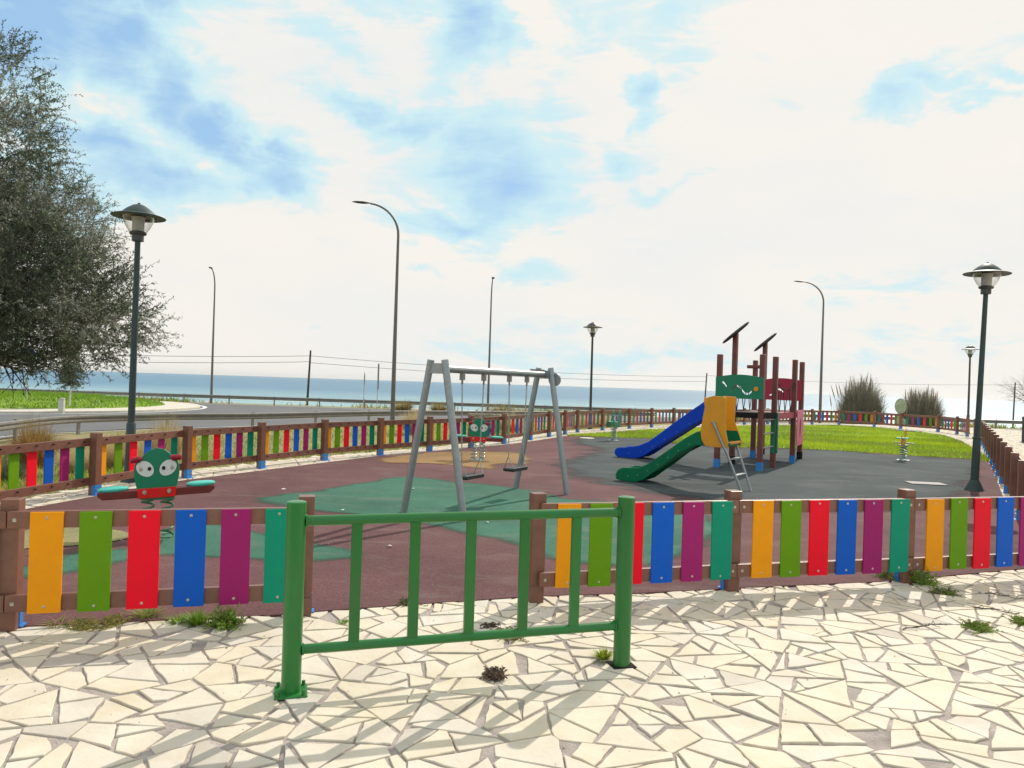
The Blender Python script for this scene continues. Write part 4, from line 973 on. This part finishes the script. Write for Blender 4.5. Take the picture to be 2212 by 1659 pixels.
road_sign(814, 884, 62, 3.05, .9, .5, R(105), 'rect', M['signback'], 'taller sign seen edge-on between the wooden pole and the road light')
mk = P(137, 893, 43.5); o = MB().box(-.13, .13, -.08, .08, 0, .78).prism([(-.13, .78), (.13, .78), (.13, .86), (-.02, .88)], I4, -.08, .08).build('marker_post', M['whitepost'], None, False, .02)
o.location = (mk.x, 43.3, -.86); o.scale = (1.2, 1.2, 1.05); tag(o, 'short pale marker post on the roundabout kerb', 'marker post')
bo = MB().tube([(0, 0, 0), (0, 0, .95)], .07, 14).lathe([(.07, .95), (.085, .96), (.085, 1.02), (.05, 1.06), (0, 1.07)], 16).lathe([(.13, 0), (.12, .03), (.07, .06)], 16).build('bollard', M['lampdark'], None, True)
bo.location = G(2211, 957); tag(bo, 'dark bollard on the pale paving at the right edge', 'bollard')

M['cover'] = mat('grey_cover', (.36, .33, .32), .8, .1, 8)
# small things on the rubber
pl = G(2000, 1047); o = MB().box(-.33, .33, -.20, .20, .018, .028).build('inspection_cover', M['cover'], None, False, .003); o.location = (pl.x, pl.y, .006); o.rotation_euler.z = R(-8); tag(o, 'pale rectangular cover lying on the grey rubber near the right lamp', 'cover')
pl = G(1268, 948); o = MB().lathe([(.24, .016), (.24, .03), (.2, .036), (0, .037)], 24).build('inspection_cover', M['whitepost'], None, True); o.location = (pl.x, pl.y, 0); tag(o, 'small round pale cover at the lawn tip left of the green rider', 'cover')
lit = random.Random(5)
for k, (x, y) in enumerate([(893, 1060), (775, 1167), (740, 1107), (1053, 1134), (1436, 1124), (612, 1061), (552, 1008), (842, 1186), (1235, 1130), (1398, 1013)]):
    p = G(x, y); s = lit.uniform(.018, .032)
    o = MB().add([(-s, -s*.5, 0), (s, -s*.7, .004), (s*.8, s*.6, .012), (-s*.7, s*.7, .006), (0, 0, .014)], [(0, 1, 4), (1, 2, 4), (2, 3, 4), (3, 0, 4), (3, 2, 1, 0)]).build('paper_scrap', M['white'])
    o.location = (p.x, p.y, .03); o.rotation_euler.z = lit.uniform(0, 6); tag(o, 'tiny white scrap of litter lying on the rubber surface', 'litter', 'white scraps on the rubber')

# rubble wall
rb = MB(); rr = random.Random(3)
for i in range(9):
    for j in range(3):
        x = -1.0+i*.25+rr.uniform(-.05, .05)+(j % 2)*.1; T = Matrix.Translation((x, rr.uniform(-.1, .1), .12+j*.22)) @ Matrix.Rotation(rr.uniform(-.3, .3), 4, 'Z') @ Matrix.Rotation(rr.uniform(-.1, .1), 4, 'Y')
        rb.box(-.15, .15, -.15, .15, -.12, .12, T)
c = P(1046, 895, 34); o = rb.build('rubble_wall', M['stone'], None, False, .03); o.location = (c.x, 34, -.72); o.scale = (.62, 1, 1.5); tag(o, 'low block of rough brown stones beyond the fence behind the far seesaw', 'stone wall')

# ------------------------------------------------------------------ vegetation
def blades(name, pts_, hgt, wid, mats, rg, lean=.4, zf=None):
    mb = MB(); nm = len(mats)
    for (x, y) in pts_:
        z = zf(x, y) if zf else .03; a = rg.uniform(0, math.pi); hh = hgt*rg.uniform(.5, 1.3); w = wid*rg.uniform(.6, 1.4)
        dx, dy = math.cos(a)*w, math.sin(a)*w; lx, ly = rg.gauss(0, lean)*hh, rg.gauss(0, lean)*hh
        mb.add([(x-dx, y-dy, z-.01), (x+dx, y+dy, z-.01), (x+lx, y+ly, z+hh)], [(0, 1, 2)], int(min(nm-1, max(0, nm*(.5+.28*math.sin(x*.9+1.3*math.sin(y*.5))+.2*math.sin(y*1.7+x*.4)+rg.gauss(0, .3))))))
    return mb.build(name, mats)
def scatter(poly, n, rg, wfun=None):
    xs_ = [p[0] for p in poly]; ys_ = [p[1] for p in poly]; out = []; t = 0
    while len(out) < n and t < n*12:
        t += 1; x = rg.uniform(min(xs_), max(xs_)); y = rg.uniform(min(ys_), max(ys_))
        if inside((x, y), poly) and (wfun is None or rg.random() < wfun(x, y)): out.append((x, y))
    return out
rg = random.Random(11)
edge_pts = []
for i in range(len(lawn)):
    a = Vector(lawn[i]); b = Vector(lawn[(i+1) % len(lawn)]); 
    for k in range(int((b-a).length*70)): 
        p = a.lerp(b, rg.random()); edge_pts.append((p.x+rg.gauss(0, .07), p.y+rg.gauss(0, .07)))
lg = blades('lawn_grass', scatter(lawn, 60000, rg, lambda x, y: 1.0 if y < 30 else .6)+edge_pts, .065, .012, [M['weed2'], M['grassC'], M['grassA'], M['grassA'], M['grassA'], M['grassB'], M['grassB'], M['grassB']], rg)
tag(lg, 'bright green short grass of the lawn inside the far fence', 'grass', kind='stuff')
isl = [(ISL.x+rg.uniform(-11, 11), ISL.y+rg.uniform(-11, 11)) for _ in range(16000)]
isl = [p for p in isl if math.dist(p, ISL) < 10.9]
def iz(x, y):
    r_ = math.dist((x, y), ISL); pr = [(0, -.11), (2, -.12), (5, -.18), (8, -.32), (10, -.55), (11.1, -.70)]
    for (a, za), (b, zb) in zip(pr, pr[1:]):
        if r_ <= b: return za+(zb-za)*(r_-a)/(b-a)
    return -.7
tag(blades('island_grass', isl, .22, .03, [M['grassC'], M['weed'], M['grassC'], M['grassA'], M['weed']], rg, .5, iz), 'rough green grass growing on the roundabout island', 'grass', kind='stuff')
bank = [(-6.7, 7), (-6.2, 11), (-5.4, 13.6), (-4.2, 16.2), (-1.8, 20.2), (.2, 24.2), (1.6, 27.8), (4.2, 31.8), (6, 36), (2, 47), (-3, 46.5), (-8, 42), (-13, 35), (-16, 31), (-16, 22), (-12, 8)]
tag(blades('bank_grass', scatter(bank, 42000, rg, lambda x, y: 1 if y < 24 else .45), .13, .012, [M['grassC'], M['straw'], M['weed2'], M['weed'], M['grassB']], rg, .6, lambda x, y: h(x, y)), 'patchy green and dry grass on the bank behind the left fence', 'grass', kind='stuff')
shore = [(-50, 66.5), (60, 66.5), (60, 72), (-50, 72)]
tag(blades('shore_grass', scatter(shore, 6000, rg, lambda x, y: max(.02, math.sin(x*.35)*.6+math.sin(x*.13+1)*.6)), .42, .05, [M['grassC'], M['weed'], M['weed2'], M['straw']], rg, .5, lambda x, y: h(x, y)), 'rough grass and weeds along the sea edge of the road', 'grass', kind='stuff')

def tuft(name, loc, n, hgt, spread, mats, label, cat, group, seed, wid=.006, droop=.5, parts=4):
    rg = random.Random(seed); mb = MB()
    for i in range(n):
        a = rg.uniform(0, 2*math.pi); rad = spread*.35*math.sqrt(rg.random()); x, y = rad*math.cos(a), rad*math.sin(a); b = a+rg.gauss(0, .6)
        out = spread*rg.random()**.7; hh = hgt*rg.uniform(.45, 1.0)*(1-.35*out/spread); px, py = -math.sin(b)*wid, math.cos(b)*wid; vs = []
        for k in range(parts+1):
            t = k/parts; w = (1-t)*1.0+.05; q = out*(t**1.5); z = hh*(t-droop*t*t*out/spread*.6)
            vs += [(x+math.cos(b)*q-px*w, y+math.sin(b)*q-py*w, z), (x+math.cos(b)*q+px*w, y+math.sin(b)*q+py*w, z)]
        mb.add(vs, [(2*k, 2*k+1, 2*k+3, 2*k+2) for k in range(parts)], rg.randrange(len(mats)))
    o = mb.build(name, mats); o.location = loc; o.rotation_euler.z = rg.uniform(0, 6); tag(o, label, cat, group); return o
DG = 'dry grass tufts behind the left fence'
def at(x, Y): u = (x-1106)+ROLL*80; X = u*Y/FP; return (X, Y, h(X, Y))
tuft('dry_grass_tuft', at(78, 19.5), 1600, 1.6, .8, [M['straw3'], M['straw3'], M['straw']], 'big orange-brown tuft of dry grass at the left behind the fence', 'dry grass', DG, 31, .010, .3)
tuft('dry_grass_tuft', at(12, 15.5), 1200, 1.0, .7, [M['leafC'], M['leafA']], 'dark grey-green low shrub at the left edge behind the fence', 'shrub', None, 30, .008)
for i, (x, Y, hh, sp, lb) in enumerate([(175, 18.2, .75, .8, 'pale straw tuft of dry grass just left of the lamp pole, outermost of that row'), (205, 17.6, .85, .8, 'pale dry grass tuft between the orange tuft and the lamp pole'),
        (236, 17.0, .85, .8, 'pale dry grass tuft close to the left side of the lamp pole'), (262, 16.8, .9, .7, 'pale dry grass tuft directly behind the lamp pole, left side'), (298, 16.6, .85, .7, 'pale dry grass tuft just right of the lamp pole'),
        (345, 20.5, 1.15, .6, 'tall thin straw tuft right of the lamp pole, the left one of two'), (368, 21, 1.2, .6, 'tall thin straw tuft right of the lamp pole, the right one of two'), (892, 36, 1.1, 1.0, 'yellowish dry tuft right of the tall road light'),
        (1105, 39, 1.0, 1.3, 'low straw-coloured tuft behind the swing crossbeam'), (1232, 36, 1.0, 1.4, 'tan dry tuft left of the dark hat-topped lamp'), (1290, 37, .9, 1.2, 'low tan dry tuft right of the dark hat-topped lamp')]):
    tuft('dry_grass_tuft', at(x, Y), 900, hh*1.45, sp*.9, [M['straw'], M['straw2'], M['straw2']], lb, 'dry grass', DG, 40+i, .009 if Y < 25 else .016, .25)
for i, (x, Y, hh, sp, lb) in enumerate([(870, 64, 1.3, 1.6, 'tan shrub by the sea rail right of the tall road light'), (947, 64, 1.2, 1.5, 'olive shrub by the sea rail seen left of the swing leg'), (1082, 62, 1.5, 2.3, 'wide tan shrub by the sea rail behind the swing chains')]):
    tuft('shore_shrub', (at(x, Y)[0], Y, -.9), 500, hh, sp, [M['straw'], M['weed2'], M['dryleaf']], lb, 'shrub', 'shrubs by the sea rail', 60+i, .02, .2)

# foreground weeds
def weed(x, y, n, hgt, sp, mats, label, seed, wid=.004, group='weeds in the paving'):
    p = G(x, y); return tuft('weed', (p.x, p.y, .008), n, hgt, sp, [M[m] for m in mats], label, 'weed', group, seed, wid, .55, 3)
gy = ['weed2', 'weed', 'straw']; gg = ['weed', 'grassA', 'weed']
def leafy_weed(x, y, n, hgt, sp, mats, label, seed, name='weed'):
    rg = random.Random(seed); mb = MB(); p0 = G(x, y)
    for i in range(n):
        a = rg.uniform(0, 2*math.pi); el = rg.uniform(.15, 1.4); L_ = rg.uniform(.5, 1)*math.hypot(sp*math.cos(el), hgt*math.sin(el))
        dv = Vector((math.cos(a)*math.cos(el), math.sin(a)*math.cos(el), math.sin(el))); last = Vector((rg.gauss(0, sp*.25), rg.gauss(0, sp*.25), 0)); dr = dv
        for k in range(6):
            nxt = last+dr*L_/6; dr = (dr+Vector((0, 0, -.12))+Vector((rg.gauss(0, .12), rg.gauss(0, .12), rg.gauss(0, .08)))).normalized()
            nxt.z = max(nxt.z, .004); mb.tube([last, nxt], .0012, 3, 0, False)
            for q in range(3):
                s = rg.uniform(.006, .016); c = last.lerp(nxt, rg.random()); e = Vector((rg.gauss(0, 1), rg.gauss(0, 1), rg.gauss(0, .6))).normalized(); g_ = e.orthogonal().normalized()
                mb.add([c, c+e*s*.6+g_*s*.35, c+e*s*1.5, c+e*s*.6-g_*s*.35], [(0, 1, 2, 3)], rg.randrange(len(mats)))
            last = nxt
    o = mb.build(name, [M[m] for m in mats]); o.location = (p0.x, p0.y, .010); tag(o, label, 'weed', 'weeds in the paving'); return o
weed(128, 1352, 60, .07, .16, gy, 'thin yellowish weeds at the foot of the left fence, leftmost patch', 70)
leafy_weed(185, 1360, 60, .07, .13, ['weed2', 'straw', 'weed2'], 'straggly yellow-green weed below the lime slat of the left fence', 71)
leafy_weed(245, 1352, 55, .07, .12, ['weed2', 'straw'], 'straggly half dry weed below the red slat of the left fence', 72)
weed(320, 1334, 170, .10, .17, gy, 'yellow-green low weed patch under the blue slat of the left fence', 73)
weed(383, 1348, 90, .08, .13, gg, 'small grass patch left of the bushy green weed', 74)
weed(425, 1350, 260, .12, .15, gg, 'bright green grass tuft beside the bushiest weed', 75)
leafy_weed(487, 1356, 150, .17, .12, ['weed', 'weed', 'weed2'], 'bushiest green weed at the foot of the left fence, under the teal slat', 76)
weed(742, 1349, 60, .035, .06, gg, 'tiny green weed in a joint inside the left half of the barrier', 77)
leafy_weed(880, 1308, 40, .04, .12, ['dryleaf', 'weed', 'dryleaf'], 'flat dry sprig at the rubber edge in the gap between the fences', 78)
leafy_weed(1105, 1380, 60, .035, .16, ['weed2', 'dryleaf', 'weed'], 'low green creeping weed under the bottom rail of the barrier', 79)
leafy_weed(1058, 1357, 28, .02, .07, ['dryleaf', 'bark'], 'small dark dry sprig seen between the barrier bars', 80)
weed(1303, 1425, 220, .08, .09, ['weed2', 'weed', 'grassB'], 'yellow-green tuft at the left foot of the right barrier post', 81)
leafy_weed(1068, 1466, 130, .06, .085, ['dryleaf', 'bark', 'dryleaf'], 'dried brown weed cushion in the middle of the paving', 82)
leafy_weed(1918, 1252, 80, .16, .13, ['weed2', 'weed', 'leafA'], 'green weed left of the fence post foot on the right', 83)
leafy_weed(1990, 1262, 150, .20, .17, ['weed', 'weed2', 'weed'], 'bushy green weed right of the fence post foot', 84)
leafy_weed(2040, 1285, 50, .05, .15, ['weed', 'dryleaf'], 'low creeping weed right of the bushy weed by the fence', 85)
leafy_weed(2112, 1362, 90, .06, .13, ['weed', 'weed2'], 'flat bright green weed on the paving at the right', 86)
leafy_weed(2205, 1350, 50, .04, .14, ['weed', 'weed2'], 'flat green weed at the right edge of the paving', 87)
def stick(x, y, L_, rz, label, seed):
    rg = random.Random(seed); mb = MB(); p0 = G(x, y); last = Vector((-L_/2, 0, .012))
    for k in range(8):
        nx_ = last+Vector((L_/8, rg.gauss(0, .014), rg.gauss(0, .003))); nx_.z = max(nx_.z, .008); mb.tube([last, nx_], .005-.0003*k, 5)
        for s in range(2): mb.tube([nx_, nx_+Vector((rg.gauss(.02, .02), rg.gauss(0, .04), rg.uniform(0, .02)))], .0022, 4)
        last = nx_
    o = mb.build('fallen_twig', M['bark']); o.location = (p0.x, p0.y, .006); o.rotation_euler.z = rz; tag(o, label, 'twig', 'twigs fallen on the paving')
stick(1998, 1365, .34, R(5), 'long dark twig lying on the paving left of the flat green weed', 1)
stick(2150, 1322, .30, R(-15), 'dark twig lying on the paving near the right edge', 2)
stick(2160, 1290, .22, R(-25), 'thin twig lying nearer to the fence at the right', 3)

gp_ = []; rg = random.Random(77)
for i in range(5200):
    x_, y_ = rg.uniform(-6, 10), rg.uniform(3, 9)
    if inside((x_, y_), rub) and rg.random() < .9: continue
    if dist_poly((x_, y_), rub) > .5 and rg.random() < .80: continue
    gp_.append((x_, y_))
gm_ = MB()
for x_, y_ in gp_:
    r_ = rg.uniform(.0015, .006)*(1 if rg.random() < .9 else 1.8); a_ = rg.uniform(0, 6); z_ = .012 if not inside((x_, y_), rub) else .022
    vs = [(x_+r_*math.cos(a_+k*2.09), y_+r_*1.3*math.sin(a_+k*2.09), z_) for k in range(3)]+[(x_, y_, z_+r_*.8)]
    gm_.add(vs, [(0, 1, 3), (1, 2, 3), (2, 0, 3)], rg.randrange(3))
tag(gm_.build('grit', [M['stone'], M['dryleaf'], M['kerb']]), 'fine grit and crumbs scattered over the paving near the fence', 'grit', kind='stuff')
# reeds
def reeds(x, Y, z0, w, hgt, seed, label):
    rg = random.Random(seed); mb = MB(); X = (x-1106)*Y/FP
    for i in range(11000):      # rounded dense body of fine curved stems
        ph = rg.uniform(0, 2*math.pi); w_ = w*1.28; th = math.acos(rg.random())*1.02; k = rg.random()**.35
        e = Vector((w_*.5*math.sin(th)*math.cos(ph), w*.5*math.sin(th)*math.sin(ph), .9+(hgt*.86-.9)*max(0.0, math.cos(th))**.8))*k*rg.uniform(.82, 1.14)
        st = Vector((e.x*.55+rg.gauss(0, .15), e.y*.35+rg.gauss(0, .12), 0)); n = 4; wd = rg.uniform(.006, .016); vs = []
        for j in range(n+1):
            t = j/n; c = Vector((st.x+(e.x-st.x)*t**1.5, st.y+(e.y-st.y)*t**1.5, e.z*math.sin(t*math.pi/2)**.9)); ww = wd*(1-.8*t)
            vs += [(c.x-ww, c.y, c.z), (c.x+ww, c.y, c.z)]
        mb.add(vs, [(2*j, 2*j+1, 2*j+3, 2*j+2) for j in range(n)], rg.choice((0, 0, 1, 2)))
    o = mb.build('reed_clump', [M['reed'], M['reed2'], M['leafA']])
    o.location = (X, Y, z0); tag(o, label, 'reeds', 'reed clumps by the shore')
    pm = MB()
    for i in range(46):
        x_ = rg.gauss(-.05*w, .22*w); lean = rg.gauss(.03, .10)+.22*(x_/w); hh = hgt*rg.uniform(.62, 1.0)*(1-.25*(abs(x_)/(w*.5))**2); y_ = rg.gauss(0, .3)
        p_ = [(x_+lean*hh*t**1.4, y_, hh*t) for t in (0, .35, .7, .8, .9, 1.0)]; pm.tube(p_, [.012, .010, .008, .035, .03, .004], 5)
    pm.build('plumes', M['reed2'], o)
    tg = MB()
    for i in range(140):
        s = rg.choice((-1, 1)); x_ = s*w*.25*rg.random(); L_ = w*rg.uniform(.25, .55); el = rg.uniform(.05, .9); p_ = Vector((x_, rg.gauss(0, .4), .1)); dr = Vector((s*math.cos(el), rg.gauss(0, .2), math.sin(el))); pts_ = [p_.copy()]
        for k in range(5): p_ = p_+dr*L_/5; dr = (dr+Vector((rg.gauss(0, .1), 0, rg.gauss(-.05, .12)))).normalized(); pts_.append(p_.copy())
        tg.tube(pts_, [.010, .009, .008, .006, .005, .003], 4)
    tg.build('side_twigs', M['twig'], o)
reeds(1862, 47, -.95, 2.7, 4.3, 5, 'taller brown reed clump beyond the far fence, next to the road light behind the tower')
reeds(1992, 46, -.85, 2.4, 3.5, 6, 'lower wide reed clump beyond the far fence, left of the distant hat lamp')
# prickly pear between the reeds
pp = MB(); c = P(1945, 900, 44); rg = random.Random(9)
def pad(mb, cx, cz, rx, rz_, ry=.08, y=0):
    n, k = 16, 8; vs = []
    for i in range(k+1):
        a = math.pi*i/k
        for j in range(n):
            b = 2*math.pi*j/n; vs.append((cx+rx*math.sin(a)*math.cos(b), y+ry*math.sin(a)*math.sin(b), cz+rz_*math.cos(a)))
    mb.add(vs, [(i*n+j, i*n+(j+1) % n, (i+1)*n+(j+1) % n, (i+1)*n+j) for i in range(k) for j in range(n)])
pad(pp, 0, 1.75, .36, .46); pad(pp, -.05, 1.1, .16, .34, .1); pad(pp, .22, .75, .18, .28, .08, .1); pad(pp, -.2, .7, .16, .3, .08, -.1); pad(pp, 0, .45, .12, .5, .1)
o = pp.build('prickly_pear', mat('cactus_pad', (.30, .34, .22), .7, .2, 4), None, True); o.location = (c.x, 44, -.62); tag(o, 'prickly pear with a large round pad standing between the two reed clumps', 'cactus')

# ------------------------------------------------------------------ trees
def limb(mb, p, dr, L_, r0, depth, rg, tips, grav=-.02, mi=0):
    n = 5; pts_ = [p.copy()]; rs = [r0]
    for k in range(n):
        dr = (dr+Vector((rg.gauss(0, .13), rg.gauss(0, .13), rg.gauss(0, .10)+grav))).normalized(); p = p+dr*L_/n; pts_.append(p.copy()); rs.append(r0*(1-.55*(k+1)/n))
        if depth > 0 and k >= 1:
            for q in range(2 if depth > 1 else 2):
                if rg.random() < .78:
                    sd_ = dr.cross(Vector((rg.gauss(0, 1), rg.gauss(0, 1), rg.gauss(0, 1)))).normalized()
                    limb(mb, p, (dr*.75+sd_*rg.uniform(.5, .95)).normalized(), L_*rg.uniform(.5, .72), rs[-1]*.6, depth-1, rg, tips, grav, mi)
    mb.tube(pts_, rs, 6 if r0 > .03 else 4, mi)
    if depth <= 1: tips.append((pts_, dr))
def big_tree():
    rg = random.Random(17); root = empty('tamarisk_tree', (-15.6, 20.2, -.85)); tag(root, 'large grey-green feathery tree at the left edge beside the lamp', 'tree')
    tb = MB(); tips = []
    trunk = [(0, 0, 0), (.15, 0, .9), (.05, .1, 1.8), (.25, 0, 2.8), (.2, .1, 4.2)]
    tb.tube(trunk, [.42, .34, .30, .26, .2], 14)
    for i in range(11):
        z = 1.7+i*.28; a = R(-60+rg.uniform(0, 1)*120) if i % 3 else rg.uniform(0, 2*math.pi)
        limb(tb, Vector((.15, .05, z)), Vector((math.cos(a), math.sin(a)*.8, .12+.14*i)).normalized(), 2.1, .10, 2, rg, tips)
    tb.build('trunk', M['bark'], root, True)
    # crown volume as lobes: (x, y, z, rx, ry, rz)
    lobes = [(1.0, 0, 9.6, 1.5, 1.5, 1.9), (.6, 0, 8.2, 2.3, 2.0, 1.6), (1.9, -.2, 6.4, 2.3, 2.2, 1.5), (.6, .2, 5.8, 2.6, 2.6, 1.8), (2.2, 0, 4.9, 2.4, 2.2, 1.5), (4.1, .3, 4.4, 1.2, 1.2, 1.2),
             (3.1, .2, 3.7, 2.0, 1.9, 1.2), (1.2, 0, 3.9, 2.8, 2.6, 1.3), (.2, 0, 11.0, .9, .9, 1.0), (4.9, .2, 3.7, .85, .9, 1.0), (3.0, .3, 5.9, 1.3, 1.3, 1.1), (1.9, .3, 3.0, 1.2, 1.0, .7),
             (-1.6, .5, 6.5, 2.6, 2.4, 3.2), (-1.5, .4, 3.9, 2.6, 2.2, 1.6)]
    tw_ = MB(); lf = MB(); wt = [l[3]*l[4]*l[5] for l in lobes]
    for i in range(15000):
        l = rg.choices(lobes, wt)[0]
        while True:
            q = Vector((rg.uniform(-1, 1), rg.uniform(-1, 1), rg.uniform(-1, 1)))
            if q.length < 1: break
        q = q*(1 if rg.random() < .35 else (.8+.28*rg.random())/max(q.length, .3)) if q.length > .3 else q
        p = Vector((l[0]+q.x*l[3], l[1]+q.y*l[4], l[2]+q.z*l[5]))
        # clumps: leave hollows
        if math.sin(p.x*3.1+1)*math.sin(p.y*2.7)*math.sin(p.z*3.3+2) > .30 and rg.random() < .9: continue
        dr = (Vector((q.x*.9, q.y*.9, q.z*.5+.35))+Vector((rg.gauss(0, .45), rg.gauss(0, .45), rg.gauss(0, .4)))).normalized(); L_ = rg.uniform(.35, .95); n = 6
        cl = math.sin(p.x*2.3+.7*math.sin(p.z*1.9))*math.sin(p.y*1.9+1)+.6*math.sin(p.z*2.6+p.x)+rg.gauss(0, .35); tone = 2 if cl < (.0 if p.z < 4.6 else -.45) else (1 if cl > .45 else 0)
        last = p; side = dr.orthogonal().normalized()
        for k in range(n):
            dr = (dr+Vector((rg.gauss(0, .12), rg.gauss(0, .12), rg.gauss(-.05, .10)))).normalized(); nxt = last+dr*L_/n
            w = .006*(1-k/n)+.002
            tw_.add([last-side*w, last+side*w, nxt+side*w, nxt-side*w], [(0, 1, 2, 3)])
            for s in range(5):
                c = last.lerp(nxt, rg.random()); e = (dr*.7+Vector((rg.gauss(0, 1), rg.gauss(0, 1), rg.gauss(0, 1))).normalized()).normalized(); g_ = e.orthogonal().normalized()
                g_ = (g_*math.cos(rg.uniform(0, 6))+e.cross(g_)*math.sin(rg.uniform(0, 6))); s_ = rg.uniform(.05, .11)
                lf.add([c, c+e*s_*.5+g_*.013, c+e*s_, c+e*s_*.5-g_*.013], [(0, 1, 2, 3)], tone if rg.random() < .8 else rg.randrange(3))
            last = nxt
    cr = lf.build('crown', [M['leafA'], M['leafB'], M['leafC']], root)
    tw_.build('twigs', M['twig'], root)
big_tree()
def sapling():
    rg = random.Random(4); X = (150-1106+2)*46/FP; root = empty('young_tree', (X, 46, -.55)); tag(root, 'slender young tree with drooping dark twigs on the roundabout island', 'tree')
    MB().tube([(0, 0, 0), (.05, 0, 1.2), (0, 0, 2.6), (.05, 0, 3.6)], [.05, .045, .035, .02], 8).build('trunk', M['whitepost'], root, True)
    lf = MB()
    for i in range(420):
        z = rg.uniform(1.3, 3.9); a = rg.uniform(0, 6.28); L_ = rg.uniform(.4, 1.15)*(1 if z < 3.2 else .7); last = Vector((0, 0, z)); dr = Vector((math.cos(a), math.sin(a), rg.uniform(-.2, .6))).normalized()
        for k in range(6):
            dr = (dr+Vector((rg.gauss(0, .1), rg.gauss(0, .1), -.10))).normalized(); nxt = last+dr*L_/6; sd_ = dr.orthogonal().normalized()*.008
            lf.add([last-sd_, last+sd_, nxt+sd_, nxt-sd_], [(0, 1, 2, 3)], 1)
            for s in range(3):
                e = Vector((rg.gauss(0, 1), rg.gauss(0, 1), rg.gauss(0, 1))).normalized(); g_ = e.orthogonal().normalized()*.022
                c = last.lerp(nxt, rg.random()); lf.add([c, c+e*.06+g_, c+e*.12, c+e*.06-g_], [(0, 1, 2, 3)], rg.choice((0, 0, 2)))
            last = nxt
    lf.build('crown', [M['leafC'], M['twig'], M['leafA']], root)
sapling()
def bare_tree():
    rg = random.Random(8); Y = 60; X = (2232-1106)*Y/FP; root = empty('bare_tree', (X, Y, -.95)); tag(root, 'leafless tree with fine spreading twigs at the right edge', 'tree')
    tb = MB(); tips = []
    tb.tube([(0, 0, 0), (.1, 0, 1.0), (0, 0, 2.0)], [.10, .085, .07], 8); tb.build('trunk', M['bark'], root, True)
    br = MB()
    for i in range(8): 
        a = rg.uniform(0, 6.28); limb(br, Vector((0, 0, 1.6+.15*i)), Vector((math.cos(a), math.sin(a), .55)).normalized(), 2.0, .035, 2, rg, tips, .03)
    br.build('branches', M['twig'], root)
bare_tree()

# ------------------------------------------------------------------ air
hz = MB().box(-9500, 9500, -80, 12500, -10, 40).build('haze', [])
hm = bpy.data.materials.new('sea_air'); hm.use_nodes = True; n_ = hm.node_tree; n_.nodes.clear()
ho = n_.nodes.new('ShaderNodeOutputMaterial'); hv = n_.nodes.new('ShaderNodeVolumePrincipled'); hv.inputs['Density'].default_value = 5.5e-5
hv.inputs['Color'].default_value = (.95, .96, .97, 1); hv.inputs['Anisotropy'].default_value = .55; n_.links.new(hv.outputs[0], ho.inputs['Volume'])
hz.data.materials.append(hm); hz['kind'] = 'stuff'
